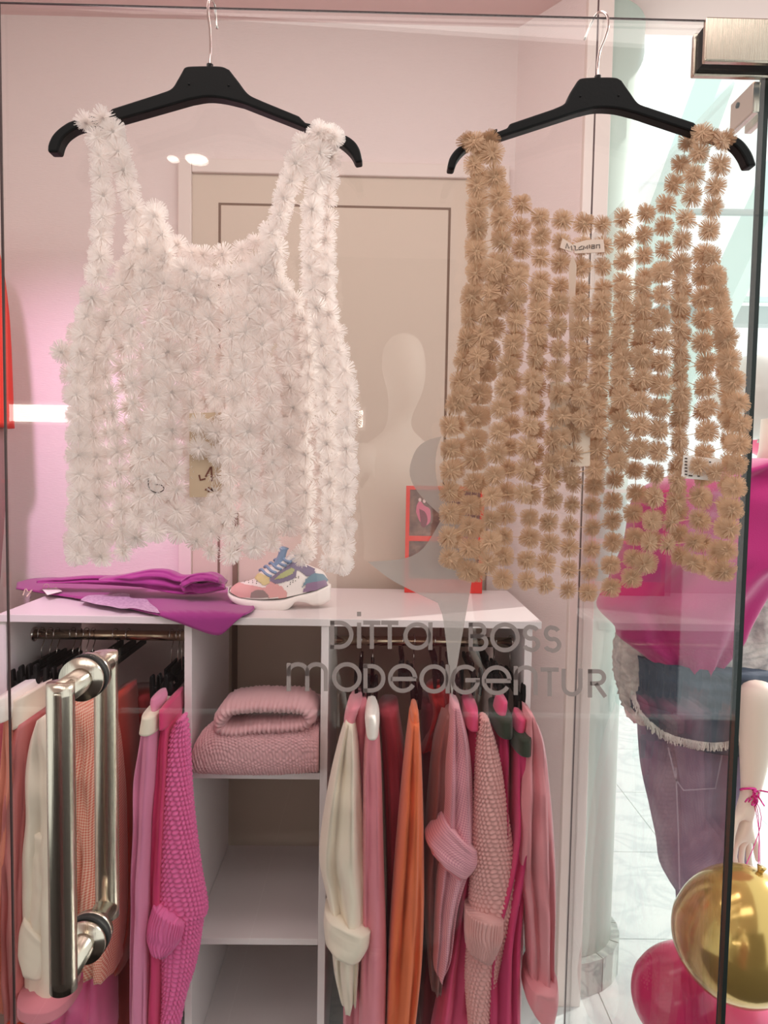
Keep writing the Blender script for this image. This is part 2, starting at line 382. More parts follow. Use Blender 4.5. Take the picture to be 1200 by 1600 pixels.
# ------------------------------------------------------------------ glass door in front
YG = .966; TG = .010
door = S(empty('door_1', (0, YG, 0)))
dl = P(10, 800, YG); dt = P(600, 19, YG)
XL, XR, ZT = dl.x, .513, dt.z
boxd('glass_pane', XL, XR, YG, YG+TG, .03, ZT, M['glass'], door)
boxd('top_edge', XL, XR, YG, YG+.002, ZT-.0009, ZT+.0009, M['joint'], door)
boxd('side_edge', XL-.0015, XL+.0010, YG, YG+.003, .03, ZT, M['joint'], door)
win = S(empty('window_1', (-1.0, YG, 0)))
boxd('glass_pane', -1.6, XL-.006, YG, YG+TG, .03, ZT+.3, M['glass'], win)
win2 = S(empty('window_2', (.54, 1.3, 0)))
xs = P(1168, 700, 1.0).x
boxd('glass_pane', xs-.005, xs+.005, 1.002, 1.79, .03, P(1176, 100, 1.0).z+.02, M['glass'], win2)
boxd('glass_edge', xs-.006, xs+.006, .998, 1.002, .03, P(1176, 100, 1.0).z+.02, M['glass_edge'], win2)
boxd('glass_edge', xs-.0025, xs+.0005, 1.785, 1.79, .03, 3.18, M['joint'], win2)

# frosted lettering
LY = YG-.0012
W1 = 6.6
def letters():
    def add(strokes):
        V, F = join_geo([stroke(s, W1, LY) for s in strokes]); mesh('letter', V, F, M['frost'], door)
    def dd(x0, x1, y0, y1):
        h = (y1-y0)/2; xm = x0+4
        return [[(x0+3, y0), (x0+3, y1)], [(x0, y0+3), (x1-h, y0+3)]+arc(x1-h, (y0+y1)/2, h-3, h-3, 90, -90)+[(x0, y1-3)]]
    add(dd(516, 552, 970, 1014))
    add([[(561, 973), (561, 1013)], [(561, 956), (561, 963)]])
    for c in (581, 609): add([[(c-13.5, 973), (c+13.5, 973.4)], [(c, 976), (c, 1014)]])
    def aa(cx, cy, r): add([arc(cx, cy, r-3, r-3, 0, 360, 36), [(cx+r-1, cy-r), (cx+r-1, cy+r)]])
    aa(652, 994, 21.5)
    add([[(735.5, 973), (735.5, 1017)], [(733, 976), (748, 976)]+arc(748, 985, 9, 9, 90, -90, 12)+[(735, 994)], [(735, 994), (750, 994)]+arc(750, 1004, 10, 10, 90, -90, 12)+[(733, 1014)]])
    add([arc(789, 996, 20, 20, 0, 360, 36)])
    def ss(cx, cy, h=21, w_=11):
        r = h/2-1
        add([arc(cx, cy-r, w_-1, r-1, 25, 90, 8)+arc(cx, cy-r, w_-1, r, 90, 270, 14)[1:]+arc(cx, cy+r-1, w_, r, 90, -90, 14)[1:]+arc(cx, cy+r-1, w_, r-1, -90, -160, 8)[1:]])
    ss(830, 998); ss(863, 999)
    def hump(x, y0, y1, n_, step):
        st = [[(x, y0), (x, y1)]]
        for k in range(n_):
            c = x+step*(k+.5); st.append([(x+step*k, y0+step*.5+6)]+arc(c, y0+step*.5, step/2, step/2-2, 180, 0, 16)+[(x+step*(k+1), y1)])
        add(st)
    hump(451, 1036, 1080, 2, 29)
    add([arc(542, 1058, 20, 20, 0, 360, 36)])
    add(dd(568, 602, 1038, 1082))
    def ee(cx, cy, r): add([[(cx-r+4, cy+1), (cx+r-1, cy+1)], arc(cx, cy, r-3, r-3, 0, 328, 34)])
    ee(629, 1060, 22.5); aa(678, 1061, 22.5)
    add([arc(727, 1062, 20, 20, 48, 360, 34), [(727, 1063), (750, 1063)]])
    ee(776, 1063, 23)
    hump(806, 1041, 1086, 1, 31)
    add([[(845, 1046), (873, 1046.5)], [(859, 1049), (859, 1088)]])
    add([[(881, 1045), (881, 1072)]+arc(894, 1072, 13, 13, 180, 360, 16)+[(907, 1045)]])
    add([[(922, 1046), (922, 1090)], [(919, 1049), (934, 1049)]+arc(934, 1058.5, 10, 9.5, 90, -90, 12)+[(922, 1068)], [(931, 1068), (946, 1089)]])
letters()
sw = cr([(706, 1090), (700, 1030), (692, 965), (684, 942)], 10)+cr([(684, 942), (650, 926), (610, 905), (575, 878)], 12)[1:]+cr([(575, 878), (630, 873), (660, 858), (684, 822), (690, 806)], 14)[1:]+cr([(690, 806), (668, 786), (648, 762), (640, 735), (650, 703), (668, 688), (690, 682)], 20)[1:]+cr([(690, 682), (682, 705), (681, 740), (690, 775), (715, 800), (752, 812)], 14)[1:]+cr([(752, 812), (742, 880), (728, 960), (716, 1030), (706, 1090)], 12)[1:-1]
o = prism('swoosh_mark', sw, LY, LY+.0008, M['frost2'], door, ref=LY)

# pull handle through the glass
hd = adopt(empty('pull_handle', (0, 0, 0)), door)
ho = P(97, 1100, .895); hb = P(97, 1520, .895)
yo, yi = .893, 1.045; r_ = .0172
zt_, zb_ = P(97, 1085, yo).z, P(97, 1525, yo).z
xh = P(97, 1300, yo).x; 
def post(z):
    return boxd('x', 0, 0, 0, 0, 0, 0, M['steel'])
def bar(name, y):
    return tube(name, [(xh, y, zb_-r_), (xh, y, zb_), (xh, y, (zt_+zb_)/2), (xh, y, zt_), (xh, y, zt_+r_*.9)], r_, M['steel'], hd, seg=40)
bar('outer_bar', yo); bar('inner_bar', yi)
for z in (zt_, zb_):
    tube('cross_bar', [(xh, yo, z), (xh, yi, z)], r_*.97, M['steel'], hd, seg=40)
    for y0, y1 in ((YG-.012, YG-.001), (YG+TG+.001, YG+TG+.012)):
        tube('rosette', [(xh, y0, z), (xh, y1, z)], .030, M['steel'], hd, seg=40)
    tube('washer', [(xh, YG-.0015, z), (xh, YG+TG+.0015, z)], .031, M['gasket'], hd, seg=40)

# clamp fittings, upper right
fit = empty('glass_clamp', tuple(P(1150, 65, YG)), 'large brushed steel glass clamp at the top right corner of the door', 'clamp')
c0 = P(1103, 27, .952); c1 = P(1103, 96, .952)
boxd('front_plate', c0.x, c0.x+.16, .950, .960, c1.z, c0.z, M['steel'], fit, bevel=.002)
boxd('gasket', c0.x+.004, c0.x+.16, .960, .984, c1.z+.004, c0.z-.003, M['gasket'], fit)
boxd('rear_plate', c0.x, c0.x+.16, .984, .994, c1.z, c0.z, M['steel'], fit, bevel=.002)
zz0 = P(1165, 176, 1.0).z; zz1 = c1.z+.002
fit2 = empty('glass_clamp', (xs, 1.02, zz1), 'small brushed steel clamp gripping the dark edge of the side pane', 'clamp')
for sx, g in ((-1, -.0165), (1, .0055)):
    boxd('side_plate', xs+g, xs+g+.011, .998, 1.062, zz0, zz1, M['steel'], fit2, bevel=.002)
    tube('screw', [(xs+g+(0 if sx < 0 else .011)-sx*.0, 1.04, zz0+.03), (xs+g+(-.0012 if sx < 0 else .0122), 1.04, zz0+.03)], .004, M['dark'], fit2, seg=10)

# ------------------------------------------------------------------ blossom tops on hangers
def flower_mesh(name, m, R=.0135, nf=46, inner=34, seed=1, lobes=4, puff=.25, wd=.00055, core=.5):
    rnd = random.Random(seed); v = []; f = []
    def fil(a, r0, r1, z0, z1, w_):
        c, s = cos(a), sin(a); px, pz = -s, c; b = len(v)
        pts = [(r0, z0, w_*.6), ((r0+r1)/2, (z0+z1)/2+puff*.0015, w_), (r1, z1, w_*.8)]
        for r, y, ww in pts:
            v.append((c*r+px*ww, -y, s*r+pz*ww)); v.append((c*r-px*ww, -y, s*r-pz*ww))
        f.append((b, b+1, b+3, b+2)); f.append((b+2, b+3, b+5, b+4))
    for k in range(nf):
        a = 2*pi*(k+rnd.uniform(-.35, .35))/nf
        lob = .80+.20*abs(cos(lobes/2*a))**.7
        r = R*lob*rnd.uniform(.95, 1.04)
        fil(a, .001, r, rnd.uniform(-.001, .001), rnd.uniform(-1, 1)*puff*.010, wd*rnd.uniform(.85, 1.25))
    for k in range(inner):
        a = rnd.uniform(0, 2*pi); s = 1 if k % 3 else -1
        fil(a, .0006, R*rnd.uniform(.3, .8), s*.0008, s*rnd.uniform(.0015, .0055)*(1+puff), wd*.95)
    # ragged core disc
    b = len(v); n = 16
    for ring_, zz in ((0, .0026), (1, .0016), (2, 0)):
        for k in range(n if ring_ else 1):
            a = 2*pi*k/n; rr = R*core*(ring_/2)*(1+.15*abs(cos(2*a)))*rnd.uniform(.9, 1.1); v.append((rr*cos(a), -zz-rnd.uniform(-.0004, .0006), rr*sin(a)))
    for k in range(n): f.append((b, b+1+k, b+1+(k+1) % n))
    for k in range(n): f.append((b+1+k, b+1+(k+1) % n, b+1+n+(k+1) % n, b+1+n+k))
    me = bpy.data.meshes.new(name); me.from_pydata(v, [], f); me.materials.append(m); return me
tanF = [flower_mesh('blossom', M['tan'], R=.0143, nf=92, inner=96, seed=i, puff=.18, core=.40, wd=.00036) for i in range(4)]
whtF = [flower_mesh('blossom', M['wht'], R=.0162, nf=100, inner=90, seed=10+i, puff=.40, wd=.00040, core=.38) for i in range(4)]

def column_pts(pts, spacing):
    n0 = 200; d = cr(pts, n0); s = [0]
    for a, b in zip(d, d[1:]): s.append(s[-1]+math.dist(a[:2], b[:2]))
    n = max(2, round(s[-1]/spacing)+1); return cr(pts, n)
def flowers_on(root, cols, Y, spacing, size, meshes, cord, wave, tilt, cap, stuffname, rnd, stagger=0, links=True, scale_y=1.0):
    """cols: columns of photo marks; each blossom becomes a part until cap, the rest one part"""
    made = 0; rest = []; rows = []; cords = []
    for ci, c in enumerate(cols):
        pts = column_pts(c, spacing); line = []
        for ri, q in enumerate(pts):
            t = ri/max(1, len(pts)-1)
            yo_ = wave(ci, t, q); nx = wave(ci+.5, t, q)-wave(ci-.5, t, q)
            jx, jy = rnd.uniform(-2.4, 2.4), rnd.uniform(-2, 2)
            p = P(q[0]+jx, q[1]+jy, Y+yo_+rnd.uniform(-.002, .002)); line.append(p)
            ang = max(-1.1, min(1.1, nx/.026)) if nx else 0
            rot = (Matrix.Rotation(ang*.9+rnd.gauss(0, tilt), 3, 'Z') @ Matrix.Rotation(rnd.gauss(0, tilt), 3, 'X') @ Matrix.Rotation(rnd.choice((0, pi/2, pi, -pi/2))+rnd.gauss(0, .18)+pi/4, 3, 'Y')).to_4x4()
            s = size*rnd.uniform(.93, 1.07); mw = Matrix.Translation(p) @ rot @ Matrix.Diagonal((s, s, s, 1))
            me = meshes[rnd.randrange(len(meshes))]
            if made < cap:
                o = bpy.data.objects.new('blossom', me); C.objects.link(o); o.parent = root; o.matrix_parent_inverse = Matrix.Identity(4)
                o.matrix_basis = Matrix.Translation(-root.location) @ mw; made += 1
            else: rest.append((me, mw))
        rows.append(line)
    for line in rows:
        for a, b in zip(line, line[1:]): cords.append((a, b))
    if links:
        for A, B in zip(rows, rows[1:]):
            for a in A:
                q = min(B, key=lambda z_: (z_-a).length)
                if (q-a).length < .042: cords.append((a, q))
    v = []; f = []
    for a, b in cords:
        d = (b-a).normalized(); n1 = d.cross(Vector((0, 1, 0)))
        if n1.length < .05: continue
        n1 = n1.normalized()*.00055; n2 = Vector((0, .0006, 0)); k = len(v)
        v += [a+n1, a-n1*.5+n2, a-n1*.5-n2, b+n1, b-n1*.5+n2, b-n1*.5-n2]; f += [(k, k+1, k+4, k+3), (k+1, k+2, k+5, k+4), (k+2, k, k+3, k+5)]
    return made, rest, (v, f)
def finish_rest(root, rest, m):
    if not rest: return
    V = []; F = []
    for me, mw in rest:
        b = len(V); V += [mw @ x.co for x in me.vertices]; F += [tuple(i+b for i in q.vertices) for q in me.polygons]
    me = bpy.data.meshes.new('blossoms'); me.from_pydata([tuple(x) for x in V], [], F); me.materials.append(m)
    o = bpy.data.objects.new('blossoms', me); C.objects.link(o); adopt(o, root); o['kind'] = 'stuff'

# --- tan top
YF, YK = .905, .944
tan = empty('blossom_top', tuple(P(930, 240, .925)), 'tan crochet blossom tank top hanging from the right black hanger', 'top', 'blossom tank tops')
tf = [
 [(742, 222), (742, 260), (745, 330), (742, 430), (728, 540), (706, 650), (702, 760), (700, 872)],
 [(770, 240), (777, 310), (788, 395), (774, 520), (744, 650), (736, 780), (732, 892)],
 [(768, 420), (762, 470), (748, 545), (722, 620)],
 [(812, 435), (800, 540), (780, 660), (768, 790), (765, 880)],
 [(843, 452), (832, 600), (818, 770)],
 [(874, 474), (868, 620), (858, 760)],
 [(908, 478), (899, 620), (892, 742)],
 [(943, 470), (936, 600), (930, 735)],
 [(975, 458), (971, 600), (966, 722)],
 [(1005, 446), (1003, 600), (1000, 700)],
 [(1034, 428), (1036, 560), (1030, 700), (1020, 800), (1006, 882)],
 [(1097, 207), (1090, 240), (1080, 305), (1068, 375), (1060, 480), (1064, 620), (1058, 760), (1044, 850)],
 [(1128, 222), (1122, 275), (1110, 345), (1098, 430), (1098, 520), (1106, 640), (1096, 760), (1082, 880)],
 [(1118, 428), (1130, 520), (1142, 640), (1144, 760), (1118, 892)],
 [(1112, 400), (1136, 540), (1156, 660), (1153, 720), (1145, 800), (1134, 893)]]
tb = [
 [(750, 240), (745, 330), (740, 450), (718, 650), (708, 875)],
 [(784, 300), (781, 380), (768, 500), (748, 700), (742, 895)],
 [(815, 320), (813, 430), (802, 600), (790, 800), (784, 905)],
 [(845, 338), (843, 480), (834, 700), (822, 908)],
 [(877, 345), (873, 480), (866, 700), (853, 915)],
 [(912, 350), (907, 500), (897, 700), (888, 922)],
 [(944, 350), (939, 500), (930, 720), (921, 926)],
 [(977, 342), (971, 480), (962, 700), (955, 917)],
 [(1010, 332), (1003, 480), (995, 700), (989, 905)],
 [(1075, 222), (1053, 290), (1040, 320), (1035, 390), (1030, 550), (1024, 740), (1012, 880)],
 [(1066, 420), (1062, 600), (1060, 760), (1064, 868)],
 [(1098, 400), (1100, 600), (1098, 740), (1100, 885)],
 [(1122, 440), (1132, 560), (1136, 700), (1128, 860)]]
rnd = random.Random(3)
wf = lambda ci, t, q: .012*sin(ci*1.15+.6)*min(1, t*2)
wb = lambda ci, t, q: .008*sin(ci*.9+2.0)*min(1, t*2)
n1, r1, g1 = flowers_on(tan, tf, YF, 34, 1.09, tanF, None, wf, .16, 300, '', rnd)
n2, r2, g2 = flowers_on(tan, tb, YK, 34.5, 1.05, tanF, None, wb, .12, 300-n1, '', rnd)
finish_rest(tan, r1+r2, M['tan'])
V, F = join_geo([g1, g2]); mesh('connecting_threads', V, F, M['tan_d'], tan)['kind'] = 'stuff'
# blossoms lying over the hanger shoulders
for x, y, rx in ((730, 222, .9), (752, 226, .7), (765, 218, 1.0), (1110, 214, 1.2), (1133, 218, .9)):
    o = bpy.data.objects.new('blossom', tanF[0]); C.objects.link(o); o.parent = tan
    o.matrix_basis = Matrix.Translation(P(x, y, .912)-tan.location) @ Matrix.Rotation(rx, 4, 'X')
# blossoms of the outer layer that lie over the cards
for x, y in ((1092, 728), (1118, 738), (877, 616), (878, 650), (878, 683), (879, 714), (908, 622), (909, 655)):
    o = bpy.data.objects.new('blossom', tanF[(x+y) % 4]); C.objects.link(o); o.parent = tan
    o.matrix_basis = Matrix.Translation(P(x, y, .9045)-tan.location) @ Matrix.Rotation(x*.7, 4, 'Y') @ Matrix.Scale(.98, 4)
# side seam cord right
tube('seam_cord', [P(1108, 430, .93), P(1122, 500, .93), P(1140, 600, .93), P(1156, 680, .93), P(1150, 800, .93), P(1132, 905, .93)], .0011, M['tan_d'], tan, n=30, seg=6)
tube('seam_cord', [P(745, 380, .93), P(738, 440, .93), P(722, 540, .93), P(702, 650, .93)], .0011, M['tan_d'], tan, n=20, seg=6)
# neck label, folded, with its woven name
YL = .938
nl = prism('neck_label', [(896, 381), (916, 375), (943, 374), (945, 394), (898, 396)], YL-.0012, YL, M['label'], tan)
nl2 = prism('neck_label', [(879, 372), (898, 384), (894, 394), (875, 387)], YL-.0012, YL, M['label'], tan)
def word(strokes, wd, Y, m, parent, name='lettering'):
    V, F = join_geo([stroke(s, wd, Y, .0003) for s in strokes]); return mesh(name, V, F, m, parent)
word([[(899, 384), (899, 391), (903, 390)], [(910, 384), (904.5, 387), (904.5, 390), (911, 389)], [(912, 390), (912, 384), (915, 388), (918, 383), (918, 389)],
      [(921, 382), (921, 388)], [(924, 383), (929, 382.5), (929, 388), (924, 388), (924, 385.5), (929, 385)], [(932, 388), (932, 382.5), (937, 382), (937, 388)]], 1.1, YL-.0018, M['ink'], nl)
word([[(884, 388), (886, 380), (889, 388), (893, 384), (894, 391)]], 1.1, YL-.0018, M['ink'], nl2)
prism('hang_ribbon', [(895, 398), (901, 415), (897, 500), (899, 600), (892, 600), (889, 500), (889, 415)], .926, .9266, M['ribbon'], tan)
tg = prism('swing_card', [(860, 597), (922, 597), (922, 728), (858, 732)], .916, .9166, M['card'], tan); tg['label'] = 'cream swing card showing between the blossom layers'
word([[(896, 683), (890, 695)], [(893, 716), (897, 716)], [(892, 720), (897, 721)]], 2.2, .9152, M['inkbrown'], tg)
cl = prism('care_label', [(1068, 711), (1128, 718), (1125, 752), (1064, 747)], .910, .9106, M['white_cloth'], tan)
word([[(1070+0, 716+k*5), (1074, 716.5+k*5)] for k in range(6)]+[[(1076, 743), (1082, 743.5)], [(1090, 744), (1094, 744)], [(1108, 722), (1111, 722)]], 2.0, .9092, M['ink'], cl)

# --- white top
wh = empty('blossom_top', tuple(P(325, 230, .925)), 'white crochet blossom tank top hanging from the left black hanger', 'top', 'blossom tank tops')
def interp(tab, y):
    for (y0, x0), (y1, x1) in zip(tab, tab[1:]):
        if y <= y1: return x0+(x1-x0)*max(0, (y-y0))/(y1-y0)
    return tab[-1][1]
Le = [(200, 150), (300, 158), (380, 154), (450, 148), (500, 128), (550, 104), (620, 112), (700, 118), (800, 124), (880, 122)]
Re = [(200, 520), (300, 512), (380, 505), (450, 510), (520, 526), (600, 540), (700, 536), (800, 538), (890, 536)]
hem = [(0, 868), (.1, 868), (.2, 850), (.3, 838), (.42, 838), (.5, 868), (.6, 862), (.7, 845), (.8, 812), (.88, 872), (1, 888)]
neckB = [205, 208, 330, 358, 372, 384, 394, 398, 396, 390, 380, 364, 262, 215, 215]
neckF = [215, 205, 340, 392, 412, 424, 434, 438, 436, 430, 416, 392, 225, 208, 400]
def wcols(neck, du, short=0):
    out = []
    for i in range(15):
        u = min(1, max(0, i/14+du)); y0 = neck[i]; y1 = interp(hem, u)+random.uniform(-9, 9)-short*random.uniform(.3, 1.2); pts = []
        for k in range(8):
            y = y0+(y1-y0)*k/7; l, r = interp(Le, y), interp(Re, y); 
            x = l+(r-l)*u+5*sin(y*.013+i*1.7)
            if i in (0, 1, 2) and y < 420: x = l+(0, 28, 58)[i]+(y-205)*(.02, .16, .22)[i]
            if i in (12, 13, 14) and y < 420: x = r-(42, 14, -2)[i-12]-(y-205)*(.22, .04, 0)[i-12]
            pts.append((x, y))
        out.append(pts)
    return out
rnd = random.Random(5)
wwf = lambda ci, t, q: .014*sin(ci*1.25)*min(1, t*2)
wwb = lambda ci, t, q: .009*sin(ci*1.0+1)*min(1, t*2)
n1, r1, g1 = flowers_on(wh, wcols(neckF, .012), YF, 30.5, 1.05, whtF, None, wwf, .2, 300, '', rnd)
n2, r2, g2 = flowers_on(wh, wcols(neckB, -.012, 42), YK, 32, 1.0, whtF, None, wwb, .2, 300-n1, '', rnd)
finish_rest(wh, r1+r2, M['wht'])
V, F = join_geo([g1, g2]); mesh('connecting_threads', V, F, M['wht_d'], wh)['kind'] = 'stuff'
for x, y, rx in ((311, 664, .1), (311, 700, .1), (338, 676, .1), (342, 712, .1), (135, 190, 1.2), (162, 184, 1.0), (498, 208, .5), (520, 215, .4), (97, 550, .3), (535, 880, .2), (472, 868, .2)):
    o = bpy.data.objects.new('blossom', whtF[1]); C.objects.link(o); o.parent = wh
    o.matrix_basis = Matrix.Translation(P(x, y, .905)-wh.location) @ Matrix.Rotation(rx, 4, 'X')
kc = prism('swing_card', [(296, 646), (346, 644), (346, 776), (296, 777)] , .9105, .9111, M['kraft'], wh); kc['label'] = 'kraft brown swing card with a dark printed mark'
word([[(311, 742), (313, 750), (321, 748)], [(321, 745), (329, 730)], [(330, 729), (331, 752)], [(320, 765), (334, 765)], [(326, 761), (326, 769)], [(331, 762), (331, 768)]], 2.6, .9098, M['inkbrown'], kc)
tube('tag_string', [P(232, 742, .89), P(233, 762, .888), P(245, 770, .888), P(256, 765, .888), P(252, 758, .888), P(240, 757, .89)], .0006, M['ink'], wh, n=24, seg=5)

# --- hangers
def hanger(pts, hook, stem, nubs, label, dots):
    root = empty('coat_hanger', tuple(P(*stem[0], .925)), label, 'hanger', 'black hangers on the glass door')
    prism('hanger_body', pts, .916, .934, M['plastic'], root, bevel=.0035, ref=.925)
    tube('collar', [P(stem[0][0], stem[0][1]+6, .925), P(stem[0][0], stem[0][1]-9, .925)], .0042, M['plastic'], root, seg=12)
    tube('hook', hook, .0017, M['chrome'], root, seg=10, n=46)
    for q in nubs: prism('strap_notch', q, .919, .931, M['plastic'], root, bevel=.001, ref=.925)
    for x, y in dots: tube('rivet', [P(x, y, .917), P(x, y, .9148)], .0013, M['gasket'], root, seg=8)
    return root
def outline(segs):
    out = []
    for s in segs:
        q = cr(s, max(4, 5*len(s))) if len(s) > 2 else s
        out += q[(1 if out else 0):]
    return out[:-1] if math.dist(out[0], out[-1]) < .5 else out
hanger(outline([[(290, 112), (300, 109), (345, 109), (360, 114)], [(360, 114), (374, 132), (390, 152), (412, 163)], [(412, 163), (468, 186)], [(468, 186), (478, 196)], [(478, 196), (490, 199), (520, 207), (548, 220), (561, 235), (567, 257)],
     [(567, 257), (556, 259)], [(556, 259), (548, 244), (530, 228), (500, 214), (462, 198)], [(462, 198), (380, 166)], [(380, 166), (350, 159), (325, 157), (300, 161)], [(300, 161), (170, 198)], [(170, 198), (130, 204), (110, 214), (100, 226), (95, 242)],
     [(95, 242), (79, 242)], [(79, 242), (80, 230), (88, 214), (104, 200), (122, 192), (175, 180)], [(175, 180), (178, 175)], [(178, 175), (250, 152)], [(250, 152), (270, 144), (280, 130), (290, 112)]]),
   [P(328, 104, .925), P(329, 80, .93), P(328, 45, .942), P(325, 20, .95), P(326, 4, .956), P(330, -2, .97), P(335, 8, .986), P(338, 28, .99), P(339, 45, .99)], [(328, 110)],
   [[(488, 195), (510, 202), (510, 207), (488, 201)], [(168, 181), (178, 175), (180, 178), (170, 184)]], 'black plastic hanger hooked on the glass above the white top', [(295, 131), (357, 133)])
hanger(outline([[(898, 134), (908, 127), (955, 126), (968, 131)], [(968, 131), (980, 148), (994, 166), (1014, 174)], [(1014, 174), (1080, 196)], [(1080, 196), (1090, 206)], [(1090, 206), (1120, 211), (1150, 220), (1168, 240), (1177, 263)],
     [(1177, 263), (1163, 264)], [(1163, 264), (1155, 247), (1142, 232), (1120, 224), (1080, 212)], [(1080, 212), (990, 182)], [(990, 182), (960, 175), (930, 174), (902, 180)], [(902, 180), (772, 222)], [(772, 222), (742, 229), (725, 240), (714, 254), (709, 269)],
     [(709, 269), (698, 268)], [(698, 268), (702, 250), (715, 234), (735, 226), (768, 213)], [(768, 213), (792, 204)], [(792, 204), (794, 198)], [(794, 198), (862, 175)], [(862, 175), (880, 166), (888, 150), (898, 134)]]),
   [P(934, 122, .925), P(934, 100, .93), P(937, 80, .938), P(945, 60, .946), P(950, 42, .952), P(949, 26, .958), P(941, 19, .97), P(932, 22, .984), P(922, 40, .99), P(913, 62, .99)], [(934, 128)],
   [[(754, 212), (776, 204), (776, 208), (756, 216)], [(1086, 200), (1100, 205), (1100, 209), (1086, 206)]], 'black plastic hanger hooked on the glass above the tan top', [(907, 150), (967, 149)])

# ------------------------------------------------------------------ white cabinet
YC = 1.85; YCB = 2.33
cab = empty('open_cabinet', (-.3, 2.1, 0), 'white laminate open wardrobe unit with two rail bays and a shelf column', 'cabinet')
def cx_(px, py=1100): return P(px, py, YC).x
zt0 = P(560, 967, YC).z; zt1 = zt0-.02
XL0, XR0 = cx_(-3, 965), cx_(846, 970)
WL = M['white_lam']
boxd('top_board', XL0, XR0, YC-.005, YCB, zt1, zt0, WL, cab, bevel=.0012)
xw = [cx_(-1), cx_(288, 1000), cx_(502, 1000), cx_(820, 1000)]
th = .020
for x in xw: boxd('side_panel', x, x+th, YC, YCB, .0, zt1-.0005, WL, cab, bevel=.001)
for py in (1208, 1468):
    z = P(400, py, YC).z; boxd('shelf', xw[1]+th+.0005, xw[2]-.0005, YC+.004, YCB, z-.018, z, WL, cab, bevel=.001)
boxd('base_board', xw[1]+th+.0005, xw[2]-.0005, YC+.004, YCB, .066, .084, WL, cab)
zr = P(160, 992, 2.0).z
for x0, x1, zz in ((xw[0]+th, xw[1], zr), (xw[2]+th, xw[3], zr-.006)):
    tube('hanging_rail', [(x0+.001, 2.0, zz), (x1-.001, 2.0, zz)], .014, M['brass'], cab, seg=24)
    for x in (x0+.003, x1-.003): tube('rail_socket', [(x-.002, 2.0, zz), (x+.002, 2.0, zz)], .021, M['chrome'], cab, seg=20)
def ZR(x): return zr if x < -.1 else zr-.006

# ------------------------------------------------------------------ garments on the rails
def rail_hanger(px, py_top, label, clips=True, hpx=None):
    """small clip hanger: wire hook over the rail, arm running back to front, two clips"""
    x = P(px, py_top, 2.0).x; zz = ZR(x)
    r = empty('clip_hanger', (x, 2.0, zz), label, 'hanger', 'clip hangers on the wardrobe rails')
    zb = P(px, py_top, 2.0).z
    hk = [(x+.001, 1.978, zz-.004), (x+.001, 1.979, zz+.012), (x, 1.990, zz+.0185), (x, 2.004, zz+.0185), (x, 2.019, zz+.012), (x, 2.022, zz-.006), (x, 2.016, zz-.025), (x, 2.0, zz-.045), (x, 2.0, zb)]
    tube('hook', hk, .0014, M['chrome'], r, seg=8, n=30)
    V, F = join_geo([boxgeo(x-.005, x+.005, 1.85, 2.15, zb-.014, zb+.004), boxgeo(x-.0045, x+.0045, 1.94, 2.06, zb+.006, zb+.026)])
    bev(mesh('crossbar', V, F, M['plastic'], r), .003)
    if clips:
        for y in (1.858,):
            for dx in (-.008, .008):
                v = []; 
                prof = [(0, .035), (.006, .03), (.007, .0), (.004, -.04), (-.004, -.04), (-.005, 0), (-.004, .03)]
                for sgn in (0, 1):
                    for a_, b_ in prof: v.append((x+dx*1.1+(a_ if dx > 0 else -a_), y-.010+sgn*.020, zb+b_))
                n = len(prof); f = [tuple(range(n)), tuple(range(2*n-1, n-1, -1))]+[(i, (i+1) % n, n+(i+1) % n, n+i) for i in range(n)]
                bev(mesh('clip', v, f, M['plastic'], r), .002, 1)
    return r
garments = []
def garment(name, label, cat, body, m, Y, depth, **k):
    depth *= .62
    if k.get('folds'): k['amp'] = k.get('amp', .006)*1.5; k['folds'] *= 1.3
    a = body[0]; c = ((a[0][0]+body[1][0][0])/2, (a[0][1]+body[1][0][1])/2)
    r = empty(name, tuple(P(c[0], c[1], Y)), label, cat, k.pop('group', None)); pn = k.pop('part', 'body')
    loft(pn, body[0], body[1], Y, depth, M[m], r, **k); return r

# left bay
g = garment('trousers', 'salmon trousers with white waistband at the far left of the rail', 'trousers',
   ([(22, 1108), (14, 1200), (2, 1400), (-8, 1560)], [(38, 1108), (46, 1200), (30, 1400), (26, 1560)]), 'salmon', 1.79, .22, folds=1.5, part='leg_fabric')
loft('waistband', [(20, 1074), (17, 1090), (20, 1108)], [(38, 1072), (42, 1088), (39, 1109)], 1.785, .2, M['white_cloth'], g, n=14)
g = garment('shirt', 'pale pink sleeve hanging at the far left edge behind the salmon trousers', 'shirt',
   ([(-20, 1130), (-22, 1300), (-20, 1538)], [(22, 1110), (24, 1300), (22, 1538)]), 'rosepink', 1.84, .2, folds=2)
loft('cuff', [(-20, 1512), (-20, 1540)], [(25, 1512), (25, 1540)], 1.838, .215, M['rosepink'], g, n=8)
g = garment('blouse', 'dusty rose satin blouse between salmon trousers and the cream sweatshirt', 'blouse',
   ([(38, 1125), (26, 1200), (20, 1300), (24, 1400), (30, 1560)], [(70, 1105), (66, 1200), (62, 1300), (60, 1400), (58, 1560)]), 'dustysatin', 1.81, .28, folds=2.5, amp=.01)
loft('collar', [(40, 1080), (38, 1100), (40, 1125)], [(74, 1065), (72, 1085), (72, 1108)], 1.82, .2, M['cream'], g, n=12)
garment('skirt', 'red orange pleated skirt showing beside the cream sweatshirt', 'skirt',
   ([(62, 1090), (50, 1250), (32, 1420), (22, 1610)], [(82, 1085), (78, 1250), (86, 1420), (84, 1610)]), 'redorange', 1.86, .3, folds=3, amp=.008)
